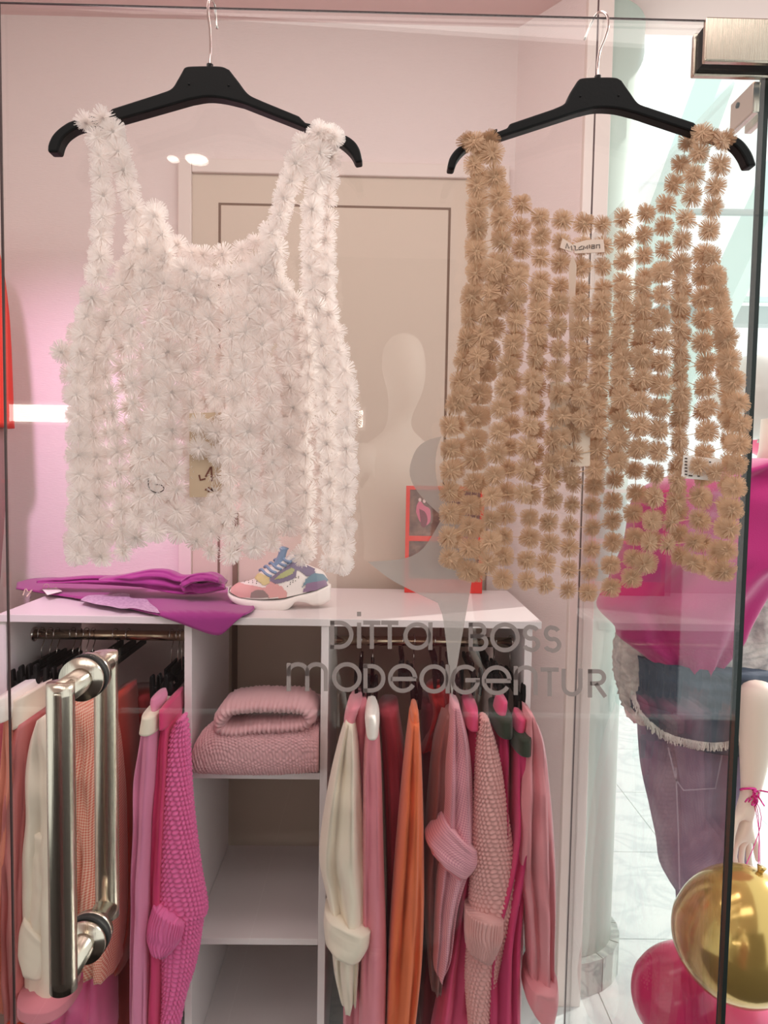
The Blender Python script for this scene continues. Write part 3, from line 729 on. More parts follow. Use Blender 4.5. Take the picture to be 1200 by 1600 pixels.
g = garment('sweatshirt', 'cream sweatshirt with wide turned up cuff behind the steel handle', 'sweatshirt',
   ([(72, 1115), (58, 1150), (50, 1200), (50, 1260), (44, 1330), (46, 1420), (48, 1530)], [(95, 1100), (112, 1150), (128, 1200), (130, 1260), (132, 1330), (134, 1420), (128, 1535)]), 'cream', 1.79, .24, folds=1.6, amp=.009)
loft('cuff', [(46, 1415), (36, 1445), (34, 1470), (42, 1495)], [(100, 1460), (96, 1475), (92, 1495), (84, 1512)], 1.765, .12, M['cream'], g, n=14, folds=1, amp=.003)
loft('sleeve', [(52, 1290), (48, 1350), (50, 1430)], [(104, 1290), (106, 1360), (104, 1468)], 1.765, .10, M['cream'], g, n=24, folds=1)
loft('hem_band', [(46, 1524), (46, 1540)], [(130, 1528), (128, 1546)], 1.785, .25, M['rosepink'], g, n=8)
g = garment('blouse', 'coral gingham blouse seen between the two handle bars', 'blouse',
   ([(112, 1090), (116, 1150), (116, 1300), (114, 1420), (124, 1480)], [(160, 1066), (178, 1110), (192, 1250), (194, 1420), (186, 1505)]), 'coralgingham', 1.80, .3, folds=2.4, amp=.012, n=80)
loft('sleeve', [(118, 1195), (120, 1270), (112, 1320), (110, 1370)], [(150, 1190), (152, 1260), (148, 1330), (142, 1395)], 1.77, .12, M['coralgingham'], g, folds=1.2, amp=.006)
garment('dress', 'brick red checked dress hanging right of the gingham blouse', 'dress',
   ([(178, 1080), (186, 1200), (188, 1400), (172, 1480)], [(205, 1070), (216, 1200), (222, 1400), (200, 1500)]), 'brick', 1.90, .26, folds=2)
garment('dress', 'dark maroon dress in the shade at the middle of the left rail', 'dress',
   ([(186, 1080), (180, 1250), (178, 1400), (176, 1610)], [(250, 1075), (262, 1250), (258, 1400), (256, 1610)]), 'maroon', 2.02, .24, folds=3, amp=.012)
garment('skirt', 'shiny pink satin skirt below the gingham blouse', 'skirt',
   ([(110, 1440), (94, 1520), (76, 1615)], [(166, 1440), (176, 1520), (178, 1615)]), 'satinpink', 1.88, .3, folds=2.6, amp=.016)
garment('skirt', 'rust red skirt behind the cream sweatshirt hem', 'skirt',
   ([(28, 1400), (24, 1520), (16, 1615)], [(110, 1400), (112, 1520), (110, 1615)]), 'brick', 1.97, .2, folds=3, amp=.012)
g = garment('dress', 'mauve pink sleeveless dress with cream collar band near the shelf column', 'dress',
   ([(234, 1112), (226, 1160), (219, 1205), (221, 1260), (216, 1350), (214, 1480), (212, 1610)], [(258, 1112), (256, 1160), (254, 1205), (250, 1260), (246, 1350), (242, 1480), (240, 1610)]), 'mauvepink', 1.775, .28, folds=1.4, amp=.008)
loft('collar', [(235, 1101), (232, 1115), (230, 1126)], [(258, 1102), (259, 1115), (258, 1129)], 1.775, .2, M['cream'], g, n=10)
loft('loop', [(242, 1084), (240, 1092), (243, 1102)], [(254, 1084), (257, 1092), (255, 1102)], 1.775, .1, M['mauvepink'], g, n=10)
g = garment('trousers', 'hot pink trousers left of the chunky pink knit', 'trousers',
   ([(261, 1120), (254, 1180), (244, 1350), (240, 1480), (236, 1610)], [(277, 1118), (276, 1180), (268, 1350), (266, 1480), (262, 1610)]), 'hotpink', 1.80, .26, folds=1.2, amp=.006, part='leg_fabric')
loft('waistband', [(263, 1092), (262, 1120)], [(274, 1090), (276, 1120)], 1.80, .2, M['hotpink'], g, n=10)
g = garment('cardigan', 'chunky bright pink knit cardigan beside the left of the shelf column', 'cardigan',
   ([(281, 1120), (268, 1150), (258, 1220), (250, 1320), (246, 1400), (244, 1430), (254, 1500), (256, 1560), (252, 1612)], [(288, 1116), (294, 1150), (300, 1250), (312, 1350), (323, 1415), (316, 1440), (306, 1500), (288, 1560), (278, 1612)]), 'knitpink', 1.755, .09, n=300, seg=190, knit=(.0125, .0125, .010))
loft('ribbed_cuff', [(244, 1405), (234, 1440), (233, 1458), (240, 1476)], [(290, 1436), (286, 1456), (278, 1472), (266, 1484)], 1.735, .08, M['knitpink'], g, n=16, seg=330, knit=(.0095, .5, .006))
for px, py, lb in ((65, 1042, 'black clip hanger holding the salmon trousers waistband'), (78, 1036, 'black hanger second from the left on the left rail'), (89, 1034, 'black hanger third from the left on the left rail'),
                   (114, 1038, 'black hanger above the cream sweatshirt'), (124, 1044, 'black hanger just above the top of the steel handle'), (135, 1040, 'black hanger above the gingham blouse'), (145, 1046, 'black hanger right of the gingham blouse'),
                   (180, 1020, 'black clip hanger above the maroon dress'), (200, 1018, 'black clip hanger of the brick red dress'), (268, 1050, 'black clip hanger holding the mauve dress loops'), (278, 1048, 'black clip hanger holding the hot pink trousers'), (284, 1060, 'black hanger holding the chunky pink knit')):
    rail_hanger(px, py, lb)

# right bay
g = garment('sweatshirt', 'cream sweatshirt with rolled sleeve at the left of the right bay', 'sweatshirt',
   ([(541, 1118), (528, 1160), (512, 1230), (499, 1325), (508, 1380), (516, 1420), (521, 1500), (532, 1552)], [(554, 1124), (560, 1160), (566, 1240), (572, 1340), (578, 1420), (566, 1460), (562, 1500), (558, 1556)]), 'cream', 1.765, .2, folds=1.3, amp=.012)
loft('rolled_cuff', [(508, 1412), (506, 1432), (508, 1456)], [(582, 1440), (578, 1466), (566, 1486)], 1.745, .15, M['cream'], g, n=12, folds=1.2, amp=.004)
loft('hood', [(544, 1096), (538, 1118), (540, 1130)], [(566, 1090), (558, 1112), (554, 1132)], 1.80, .15, M['rosepink'], g, n=10)
g = garment('jacket', 'rose pink jacket shoulder behind the cream sweatshirt', 'jacket',
   ([(548, 1088), (542, 1130), (540, 1300), (536, 1610)], [(572, 1088), (580, 1130), (584, 1300), (580, 1610)]), 'rosepink', 1.86, .24, folds=2, amp=.01)
garment('dress', 'deep rose dress filling the gap beside the cream sweatshirt', 'dress',
   ([(560, 1130), (562, 1200), (566, 1400), (556, 1610)], [(586, 1130), (592, 1200), (600, 1400), (600, 1610)]), 'deeprose', 1.93, .2, folds=2)
g = garment('trousers', 'light pink melange trousers with white waistband', 'trousers',
   ([(572, 1134), (568, 1180), (566, 1300), (564, 1450), (560, 1612)], [(592, 1134), (596, 1200), (600, 1350), (604, 1480), (602, 1612)]), 'rosepink', 1.775, .24, folds=1.2, amp=.006, part='leg_fabric')
loft('waistband', [(573, 1102), (570, 1114), (572, 1136)], [(588, 1102), (593, 1114), (592, 1136)], 1.775, .18, M['white_cloth'], g, n=12)
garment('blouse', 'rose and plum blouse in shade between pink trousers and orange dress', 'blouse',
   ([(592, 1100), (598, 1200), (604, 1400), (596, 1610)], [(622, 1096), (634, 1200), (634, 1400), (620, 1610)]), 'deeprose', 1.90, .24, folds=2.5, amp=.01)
g = garment('dress', 'orange dress hung by its strap loops in the right bay', 'dress',
   ([(640, 1118), (632, 1180), (622, 1280), (612, 1400), (606, 1500), (602, 1612)], [(654, 1118), (658, 1180), (661, 1280), (662, 1400), (658, 1500), (646, 1612)]), 'orange', 1.775, .26, folds=1.7, amp=.012)
loft('strap_loop', [(643, 1104), (641, 1112), (642, 1120)], [(652, 1103), (654, 1112), (653, 1120)], 1.775, .12, M['orange'], g, n=8)
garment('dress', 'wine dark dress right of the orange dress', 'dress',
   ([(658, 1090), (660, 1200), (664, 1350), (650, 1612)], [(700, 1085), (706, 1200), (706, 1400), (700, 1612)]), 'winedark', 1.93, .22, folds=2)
garment('scarf', 'dark red sheer scarf draped high behind the pale shirt', 'scarf',
   ([(666, 1070), (672, 1110), (664, 1150), (656, 1172)], [(696, 1060), (704, 1100), (696, 1135), (690, 1160)]), 'rednet', 1.89, .12, folds=2)
garment('blouse', 'taupe rose satin blouse left of the pale checked shirt', 'blouse',
   ([(690, 1105), (676, 1160), (668, 1250), (662, 1340), (664, 1440), (670, 1520)], [(712, 1100), (710, 1160), (704, 1250), (700, 1340), (700, 1440), (688, 1530)]), 'taupe', 1.85, .24, folds=2, amp=.01)
g = garment('shirt', 'pale pink checked shirt with rolled up sleeve', 'shirt',
   ([(704, 1096), (696, 1180), (690, 1280), (682, 1360), (678, 1440), (676, 1498), (684, 1508)], [(716, 1095), (732, 1160), (740, 1260), (742, 1320), (716, 1400), (704, 1480), (690, 1510)]), 'palecheck', 1.79, .2, folds=1.4, amp=.01, n=80)
loft('rolled_sleeve', [(690, 1270), (668, 1296), (664, 1306), (672, 1318)], [(744, 1320), (745, 1340), (740, 1352), (730, 1362)], 1.765, .13, M['palecheck'], g, n=26, folds=1, amp=.004)
loft('cuff_edge', [(680, 1314), (700, 1338), (718, 1354)], [(672, 1322), (696, 1348), (716, 1364)], 1.763, .1, M['rosepink'], g, n=14)
g = garment('trousers', 'bright pink trousers showing right of the checked shirt', 'trousers',
   ([(722, 1120), (726, 1250), (706, 1400), (690, 1500), (672, 1612)], [(745, 1118), (748, 1250), (748, 1400), (748, 1500), (744, 1612)]), 'pinktrouser', 1.86, .26, folds=2.2, amp=.012, part='leg_fabric')
loft('waistband', [(724, 1096), (722, 1122)], [(742, 1094), (745, 1122)], 1.84, .2, M['pinktrouser'], g, n=10)
g = garment('cardigan', 'pale pink open knit cardigan with wide ribbed cuff', 'cardigan',
   ([(752, 1118), (746, 1160), (742, 1240), (738, 1330), (734, 1400), (732, 1460), (728, 1530), (734, 1610)], [(760, 1118), (778, 1180), (792, 1270), (804, 1350), (811, 1400), (800, 1440), (778, 1510), (760, 1612)]), 'knitpale', 1.755, .10, n=300, seg=190, knit=(.012, .0115, .009))
loft('ribbed_cuff', [(728, 1416), (727, 1446), (728, 1472)], [(784, 1430), (782, 1462), (768, 1492)], 1.735, .10, M['knitpale'], g, n=16, seg=330, knit=(.0095, .5, .006))
for (a0, a1, b0, b1, yy, lb) in ((770, 750, 792, 792, 1.83, 'hot pink trousers with olive waistband behind the pale knit'), (798, 752, 820, 800, 1.80, 'hot pink trousers with olive waistband next to the satin shirt')):
    dy = 0 if a0 == 770 else 26
    g = garment('trousers', lb, 'trousers', ([(a0, 1125+dy), (a0-6, 1300), (a1+6, 1450), (a1, 1612)], [(b0, 1125+dy), (b0+2, 1300), (b1+10, 1450), (b1+10, 1612)]), 'hotpink', yy, .24, folds=2, amp=.012, part='leg_fabric')
    loft('waistband', [(a0-3, 1108+dy), (a0-2, 1132+dy)], [(b0+3, 1108+dy), (b0+3, 1134+dy)], yy-.012, .2, M['olive'], g, n=8)
    loft('waist_lining', [(a0+8, 1088+dy), (a0+4, 1100+dy), (a0+2, 1110+dy)], [(a0+20, 1090+dy), (a0+20, 1100+dy), (a0+18, 1110+dy)], yy-.014, .1, M['pinktrouser'], g, n=8)
g = garment('shirt', 'satin pink shirt with turned back cuff at the right end of the rail', 'shirt',
   ([(822, 1110), (812, 1180), (806, 1260), (806, 1340), (818, 1420), (822, 1480), (826, 1530)], [(828, 1108), (846, 1150), (856, 1220), (863, 1300), (865, 1380), (863, 1450), (862, 1530)]), 'shirtpink', 1.765, .2, folds=1.6, amp=.014)
loft('cuff', [(820, 1520), (818, 1545), (826, 1562)], [(866, 1516), (868, 1540), (862, 1572)], 1.75, .17, M['shirtpink'], g, n=14, folds=1.3, amp=.006)
for px, py, lb in ((564, 1040, 'black hanger above the cream sweatshirt in the right bay'), (582, 1050, 'black clip hanger holding the white waistband in the right bay'), (628, 1030, 'black clip hanger left of the orange dress'), (646, 1060, 'black clip hanger holding the orange dress'),
                   (678, 1030, 'black clip hanger above the dark red scarf'), (706, 1040, 'black hanger above the pale checked shirt'), (734, 1040, 'black clip hanger of the bright pink trousers'), (756, 1030, 'black hanger above the pale knit cardigan'), (772, 1050, 'black clip hanger of the rear olive waistband trousers'), (796, 1062, 'black clip hanger of the front olive waistband trousers')):
    rail_hanger(px, py, lb)

# ------------------------------------------------------------------ folded knit in the shelf column
kn = empty('folded_sweater', tuple(P(400, 1208, 1.98)), 'folded chunky mauve knit sweater on the upper shelf', 'sweater')
loft('folded_body', [(303, 1180), (312, 1150), (335, 1130), (370, 1124), (420, 1126), (470, 1124), (500, 1130)], [(305, 1186), (316, 1196), (340, 1200), (380, 1202), (430, 1202), (470, 1200), (500, 1197)], 1.885, .15, M['knitmauve'], kn, n=220, seg=260, fuzz=.0018, pw=.7, knit=(.0115, .0085, .0055))
pth = cr([(352, 1112), (366, 1097), (400, 1092), (440, 1092), (474, 1094), (487, 1106), (478, 1118), (450, 1122), (410, 1124), (372, 1129), (352, 1124), (352, 1112)], 150)
v = []; f = []; sg = 26
for i, q in enumerate(pth[:-1]):
    a = pth[i-1] if i else pth[-2]; b = pth[i+1]; dx, dy = b[0]-a[0], b[1]-a[1]; l = math.hypot(dx, dy)
    nx, ny = -dy/l, dx/l; c = P(q[0], q[1], 1.90); n2 = P(q[0]+nx*11.5, q[1]+ny*11.5, 1.90)-c
    rib = 1+.055*math.cos(i*2*pi/150*44)
    for k in range(sg):
        th_ = 2*pi*k/sg; p = c+n2*cos(th_)*rib+Vector((0, .085*math.copysign(abs(sin(th_))**.6, sin(th_))*rib, 0))
        p += Vector((noise.noise(p*140), 0, noise.noise(p*140+Vector((5, 5, 5)))))*.003; v.append(p)
m_ = len(pth)-1
for i in range(m_):
    for k in range(sg): f.append((i*sg+k, i*sg+(k+1) % sg, ((i+1) % m_)*sg+(k+1) % sg, ((i+1) % m_)*sg+k))
mesh('rolled_collar', v, f, M['knitmauve'], kn, smooth=True)
loft('sleeve_end', [(478, 1088), (490, 1090), (501, 1092)], [(482, 1128), (492, 1130), (501, 1130)], 1.97, .16, M['knitmauve'], kn, n=40, seg=60, fuzz=.004)

# ------------------------------------------------------------------ magenta hoodie on top
ht = empty('hoodie', tuple(PZ(200, 930, zt0)), 'magenta hoodie with silver print lying on the cabinet top, hem over the edge', 'hoodie')
def onboard(px, py, lift=0.0):
    p = PZ(px, py, zt0+.004+lift)
    yf = YC-.010
    if p.y < yf: p = P(px, py, yf-.003)
    return p
A_ = cr([(27, 912), (60, 905), (150, 903), (250, 906), (340, 916), (385, 935), (398, 952)], 70)
B_ = cr([(25, 921), (70, 928), (130, 937), (200, 951), (260, 966), (310, 984), (332, 991), (348, 990), (372, 968), (392, 957)], 70)
v = []; f = []; uv = []
for i in range(70):
    for k in range(16):
        t = k/15; x = A_[i][0]+(B_[i][0]-A_[i][0])*t; y = A_[i][1]+(B_[i][1]-A_[i][1])*t
        p = onboard(x, y, .003+.003*noise.noise(Vector((x*.03, y*.08, 0)))); v.append(p); uv.append((x*.001, y*.001))
for i in range(69):
    for k in range(15): f.append((i*16+k, (i+1)*16+k, (i+1)*16+k+1, i*16+k+1))
o = mesh('body_panel', v, f, M['magenta'], ht, smooth=True, uvs=uv); s = o.modifiers.new('s', 'SOLIDIFY'); s.thickness = .005; s.offset = 1
def heap(name, Lp, Rp, Yc, dep, **k): return loft(name, Lp, Rp, Yc, dep, M['magenta'], ht, **k)
heap('sleeve', [(62, 905), (100, 902), (140, 899), (180, 899), (220, 896)], [(64, 910), (100, 911), (140, 912), (180, 914), (220, 917)], 2.13, .05, n=50, folds=2, amp=.006)
heap('hood', [(160, 902), (190, 898), (215, 893), (238, 889), (262, 890), (282, 898), (305, 897), (330, 894), (344, 900), (350, 910)], [(165, 905), (190, 909), (215, 914), (238, 919), (262, 924), (282, 927), (305, 928), (330, 926), (344, 921), (351, 914)], 2.06, .08, n=90, folds=3, amp=.012, fuzz=0)
heap('hood_fold', [(284, 906), (300, 897), (325, 895), (342, 902)], [(288, 918), (304, 910), (325, 908), (345, 912)], 1.99, .04, n=30, folds=1)
heap('hood_fold', [(282, 912), (296, 908), (312, 911), (330, 909), (350, 913)], [(290, 926), (300, 925), (316, 928), (334, 925), (352, 921)], 2.01, .03, n=30, folds=1)
v = []; f = []
pr = cr([(128, 935), (140, 930), (170, 929), (185, 927), (202, 928), (204, 934), (228, 936), (234, 942), (245, 950)], 40); pr2 = cr([(126, 938), (150, 944), (170, 947), (190, 951), (205, 950), (218, 952), (236, 956), (250, 958)], 40)
for a, b in zip(pr, pr2):
    for q in (a, b): v.append(onboard(q[0], q[1], .0115))
for i in range(39): f.append((2*i, 2*i+1, 2*i+3, 2*i+2))
mesh('silver_print', v, f, M['silver'], ht)
v = [onboard(x, y, .0145) for x, y in ((66, 921), (74, 930), (97, 924), (88, 918))]; 
mesh('price_tag', v+[p+Vector((0, 0, .0008)) for p in v], [(0, 1, 2, 3), (7, 6, 5, 4), (0, 1, 5, 4), (1, 2, 6, 5), (2, 3, 7, 6), (3, 0, 4, 7)], M['white_cloth'], ht)
tube('drawcord', [onboard(36, 930, .012), onboard(40, 920, .016), onboard(44, 925, .014), onboard(50, 922, .014), onboard(42, 932, .012)], .002, M['ribbon'], ht, n=24, seg=6)
tube('tag_string', [onboard(66, 922, .014), onboard(70, 913, .018), onboard(76, 914, .018), onboard(74, 921, .015)], .0008, M['ribbon'], ht, n=18, seg=5)

# ------------------------------------------------------------------ sneaker
YS = 2.0
sn = empty('sneaker', tuple(P(440, 950, YS)), 'chunky white and pastel sneaker with pink toe and blue laces', 'shoe')
UP = cr([(362, 918), (372, 911), (395, 905), (405, 895), (430, 880), (442, 870), (458, 874), (470, 878), (490, 886), (505, 893), (512, 905), (514, 915)], 90)   # top line of upper
LO = cr([(361, 922), (380, 930), (410, 932), (440, 930), (465, 926), (490, 920), (514, 912)], 90)                       # where it meets the sole
def uprow(i, th):
    t = i/89; hw = .046*(math.sin(pi*min(1, max(0.02, t*.9+.06))))**.45*(1-.22*max(0, (t-.55)/.45))
    a = P(UP[i][0], UP[i][1], YS); b = P(LO[i][0], LO[i][1], YS); h = a-b
    s = sin(th); c = cos(th)
    return b+h*(max(0, s)**.8)+Vector((0, -hw*math.copysign(abs(c)**.62, c)*(1-.35*max(0, s)**2), 0))
v = []; f = []; sg = 44
for i in range(90):
    for k in range(sg+1): v.append(uprow(i, pi*k/sg))
for i in range(89):
    for k in range(sg): f.append((i*(sg+1)+k, i*(sg+1)+k+1, (i+1)*(sg+1)+k+1, (i+1)*(sg+1)+k))
M['shoewhite'] = mat('shoe_white', (240, 228, 222), .6); 
mesh('upper', v, f, M['shoewhite'], sn, smooth=True)
def inpoly(x, y, poly):
    c = False; j = len(poly)-1
    for i in range(len(poly)):
        xi, yi_ = poly[i]; xj, yj = poly[j]
        if (yi_ > y) != (yj > y) and x < (xj-xi)*(y-yi_)/(yj-yi_)+xi: c = not c
        j = i
    return c
M['sh_pink'] = mat('sh_pink', (222, 164, 160), .6); M['sh_yel'] = mat('sh_yellow', (214, 194, 142), .7); M['sh_vio'] = mat('sh_violet', (130, 116, 138), .6)
M['sh_blue'] = mat('sh_blue', (138, 158, 186), .7); M['sh_teal'] = mat('sh_teal', (118, 142, 156), .6); M['sh_olive'] = mat('sh_olive', (176, 176, 124), .6); M['sh_grey'] = mat('sh_grey', (150, 128, 124), .6)
M['sh_purple'] = mat('sh_purple', (146, 116, 144), .6)
def to_px(p):
    q = RC.transposed() @ (p-CP); return 600+FPX*q.x/-q.z, 800-FPX*q.y/-q.z
def patch(name, poly, off, m, nu=200, nv=90):
    v = []; f = []; idx = {}
    def pt(iu, iv):
        key = (iu, iv)
        if key not in idx:
            x = iu/nu*89; i = min(88, int(x)); fr = x-i; th_ = pi*.52*iv/nv
            p = uprow(i, th_).lerp(uprow(i+1, th_), fr); c = P(UP[i][0], (UP[i][1]+LO[i][1])/2, YS)
            idx[key] = len(v); v.append(p+(p-Vector((p.x, YS, c.z))).normalized()*off)
        return idx[key]
    for iu in range(nu):
        for iv in range(nv):
            x = (iu+.5)/nu*89; i = min(88, int(x)); p = uprow(i, pi*.52*(iv+.5)/nv)
            X, Y_ = to_px(p)
            if inpoly(X, Y_, poly): f.append((pt(iu, iv), pt(iu+1, iv), pt(iu+1, iv+1), pt(iu, iv+1)))
    if f: return mesh(name, v, f, m, sn, smooth=True)
Z = lambda l: [(340+x/6, 840+y/6) for x, y in l]
patch('toe_cap', Z([(120, 470), (190, 420), (250, 440), (440, 470), (490, 410), (600, 460), (650, 520), (640, 560), (120, 560)]), .0012, M['sh_pink'])
patch('toe_guard', Z([(300, 560), (310, 515), (360, 488), (420, 490), (460, 520), (478, 560)]), .0022, M['sh_grey'])
patch('eyestay_trim', Z([(330, 345), (400, 340), (480, 380), (480, 430), (430, 450), (330, 380)]), .0018, M['sh_yel'])
patch('quarter_overlay', Z([(480, 390), (560, 330), (700, 230), (760, 230), (900, 290), (910, 350), (830, 365), (748, 300), (725, 370), (680, 395), (540, 435), (490, 410)]), .0018, M['sh_vio'])
patch('window_insert', Z([(525, 398), (600, 330), (690, 285), (715, 300), (700, 340), (600, 380)]), .0026, M['sh_olive'])
patch('heel_counter', Z([(780, 470), (830, 380), (900, 335), (990, 345), (1040, 400), (1000, 420), (830, 430)]), .0026, M['sh_teal'])
patch('heel_panel', Z([(790, 510), (830, 425), (1010, 395), (1030, 440), (1000, 475)]), .003, M['sh_purple'])
# punched holes
for (x, y) in [(660+24*i, 448-22*i+r*18) for i in range(5) for r in (0, 1)]+[(250+38*i, 400+r*16+i*3) for i in range(5) for r in (0, 1)]:
    X, Y_ = 340+x/6, 840+y/6
    best = min(((uprow(i, pi*.52*k/30)) for i in range(89) for k in range(31)), key=lambda p: (to_px(p)[0]-X)**2+(to_px(p)[1]-Y_)**2)
    tube('vent_hole', [best+Vector((0, .001, -.0002)), best+Vector((0, -.0014, .0004))], .0013, M['dark'], sn, seg=8)
# sole
so_t = cr([(359, 916), (362, 926), (380, 931), (410, 933), (440, 932), (465, 927), (490, 921), (512, 913), (517, 914)], 120)
so_b = cr([(358, 930), (366, 938), (380, 945), (400, 951), (425, 955), (448, 952), (458, 945), (464, 939), (478, 940), (490, 945), (505, 944), (516, 938)], 120)
v = []; f = []; sg = 24
for i in range(120):
    a = P(*so_t[i], YS); b = P(*so_b[i], YS); t = i/119
    a.z += .001; hw = .053*(math.sin(pi*min(1, t*.92+.05)))**.42*(1-.2*max(0, (t-.55)/.45))
    gro = .0016*math.cos(i*1.6)
    for k in range(sg):
        th_ = 2*pi*k/sg; c, s = cos(th_), sin(th_)
        p = (a+b)/2+(a-b)/2*math.copysign(abs(s)**.5, s)+Vector((0, hw*math.copysign(abs(c)**.6, c), 0))
        if s < -.4: p.z += abs(gro)
        if abs(c) > .7: p.y += math.copysign(.0012*sin(i*.45+s*5), c)
        v.append(p)
for i in range(119):
    for k in range(sg): f.append((i*sg+k, i*sg+(k+1) % sg, (i+1)*sg+(k+1) % sg, (i+1)*sg+k))
f += [tuple(range(sg)), tuple(range(119*sg, 120*sg))]
mesh('sole', v, f, M['shoewhite'], sn, smooth=True)
# tongue, pull loop, laces
loft('tongue', [(424, 886), (434, 868), (437, 856), (440, 854)], [(448, 888), (446, 872), (449, 860), (451, 858)], YS, .045, M['sh_blue'], sn, n=24)
loft('ankle_lining', [(444, 878), (450, 868), (458, 865)], [(452, 880), (462, 876), (470, 880)], YS+.006, .05, M['shoewhite'], sn, n=14)
tube('pull_loop', [P(446, 884, YS-.02), P(456, 876, YS-.022), P(466, 867, YS-.015), P(463, 866, YS), P(452, 876, YS+.005)], .0035, M['sh_blue'], sn, n=24)
for k in range(5):
    x0, y0 = 408+7.6*k, 894-5.2*k
    tube('lace', [P(x0-2, y0-3, YS+.025), P(x0+1, y0-4, YS), P(x0+8, y0+3, YS-.025), P(x0+16, y0+7-k*.5, YS-.036)], .0042, M['sh_blue'], sn, n=16, seg=8)

# ------------------------------------------------------------------ framed fashion picture
YP = 2.26
fr = empty('framed_picture', tuple(P(695, 925, YP)), 'orange red framed picture of people in pink leaning at the back of the cabinet top', 'picture')
p0 = P(635, 759, YP); p1 = P(753, 930, YP); zb_f = zt0+.001
wf_ = .012
V, F = join_geo([boxgeo(p0.x, p0.x+wf_, YP, YP+.012, zb_f, p0.z), boxgeo(p1.x-wf_, p1.x, YP, YP+.012, zb_f, p0.z), boxgeo(p0.x+wf_, p1.x-wf_, YP, YP+.012, p0.z-wf_, p0.z),
                 boxgeo(p0.x+wf_, p1.x-wf_, YP, YP+.012, P(690, 846, YP).z, P(690, 838, YP).z), boxgeo(p0.x+wf_, p1.x-wf_, YP, YP+.012, zb_f, P(690, 905, YP).z)])
mesh('frame', V, F, M['redframe'], fr)
ph_ = boxd('print', p0.x+wf_, p1.x-wf_, YP+.004, YP+.011, zb_f+.01, p0.z-wf_, M['photo'], fr)
def blob(cx, cy, rx, ry): return [(cx+rx*cos(t*pi/8), cy+ry*sin(t*pi/8)) for t in range(16)]
prism('printed_figure', cr([(651, 790), (656, 782), (663, 790), (672, 796), (672, 815), (664, 822), (662, 818), (656, 815), (650, 800)], 24), YP+.0034, YP+.004, M['photopink'], fr)
prism('printed_figure', cr([(655, 795), (664, 800), (668, 812), (664, 824), (658, 822)], 20), YP+.0030, YP+.0034, mat('photo_wine', (120, 50, 66)), fr)
prism('printed_face', blob(656, 781, 2.2, 3), YP+.0028, YP+.0033, M['photoskin'], fr); prism('printed_face', blob(663, 783, 2.2, 3), YP+.0028, YP+.0033, M['photoskin'], fr)

# ------------------------------------------------------------------ dress form at the left, mostly outside the frame
df = empty('dress_form', (P(-52, 600, 2.12).x, 2.12, 0), 'red coat on a display form cut off by the left edge', 'mannequin')
loft('coat', [(-90, 360), (-100, 400), (-98, 520), (-96, 668)], [(-40, 352), (-10, 385), (8, 500), (16, 668)], 2.12, .16, M['redcoat'], df, n=40, folds=2, amp=.006)
zf = P(0, 670, 1.62)
loft('skirt', [(-90, 668), (-90, 800), (-86, 1100)], [(6, 668), (2, 800), (-10, 930)], 2.12, .13, M['greycloth'], df, n=30, folds=3, amp=.01)
xf = P(-52, 600, 2.12).x
tube('stand_pole', [(xf, 2.12, .01), (xf, 2.12, 1.2)], .014, M['steel'], df, seg=16); lathe('stand_base', [(.12, 0), (.12, .008), (.03, .014)], xf, 2.12, M['steel'], df)
lathe('neck_cap', [(.055, P(0, 372, 2.12).z), (.05, P(0, 330, 2.12).z), (.012, P(0, 320, 2.12).z)], P(-60, 360, 2.12).x, 2.12, M['mann'], df)

# ------------------------------------------------------------------ mannequin behind the viewer (seen only mirrored in the door glass)
def figure(name, x, y, m, parent, scale=1.0, turn=0, h0=.03):
    def q(a, b, c): 
        ca, sa = cos(turn), sin(turn); return Vector((x+(a*ca-b*sa)*scale, y+(a*sa+b*ca)*scale, h0+c*scale))
    n = {'pelvis': (q(0, 0, .98), .15, .10), 'waist': (q(0, 0, 1.12), .115, .085), 'chest': (q(0, 0, 1.30), .15, .105), 'clav': (q(0, 0, 1.43), .095, .07), 'neck': (q(0, -.005, 1.50), .047, .047), 'neck2': (q(0, .0, 1.56), .042, .044),
         'jaw': (q(0, .035, 1.615), .062, .080), 'head': (q(0, .015, 1.70), .086, .108), 'crown': (q(0, .0, 1.79), .058, .07)}
    e = [('pelvis', 'waist'), ('waist', 'chest'), ('chest', 'clav'), ('clav', 'neck'), ('neck', 'neck2'), ('neck2', 'jaw'), ('jaw', 'head'), ('head', 'crown')]
    for s, t in ((-1, 'l'), (1, 'r')):
        n['sh'+t] = (q(.165*s, 0, 1.41), .055, .055); n['el'+t] = (q(.225*s, -.01, 1.12), .038, .038); n['wr'+t] = (q(.24*s, .05, .87), .024, .026); n['pa'+t] = (q(.24*s, .07, .80), .018, .036)
        e += [('clav', 'sh'+t), ('sh'+t, 'el'+t), ('el'+t, 'wr'+t), ('wr'+t, 'pa'+t)]
        for k in range(4):
            n[f'f{k}a'+t] = (q(.24*s, .10-.022*k, .745), .009, .009); n[f'f{k}b'+t] = (q(.235*s, .098-.022*k, .68+.01*abs(k-1)), .007, .007); e += [('pa'+t, f'f{k}a'+t), (f'f{k}a'+t, f'f{k}b'+t)]
        n['tha'+t] = (q(.232*s, .115, .80), .010, .010); n['thb'+t] = (q(.226*s, .13, .745), .008, .008); e += [('pa'+t, 'tha'+t), ('tha'+t, 'thb'+t)]
        n['hip'+t] = (q(.09*s, 0, .88), .095, .095); n['kn'+t] = (q(.10*s, .01, .50), .055, .058); n['an'+t] = (q(.11*s, -.02, .09), .034, .036); n['to'+t] = (q(.12*s, .14, .03), .036, .022)
        e += [('pelvis', 'hip'+t), ('hip'+t, 'kn'+t), ('kn'+t, 'an'+t), ('an'+t, 'to'+t)]
    return skin(name, n, e, m, parent)
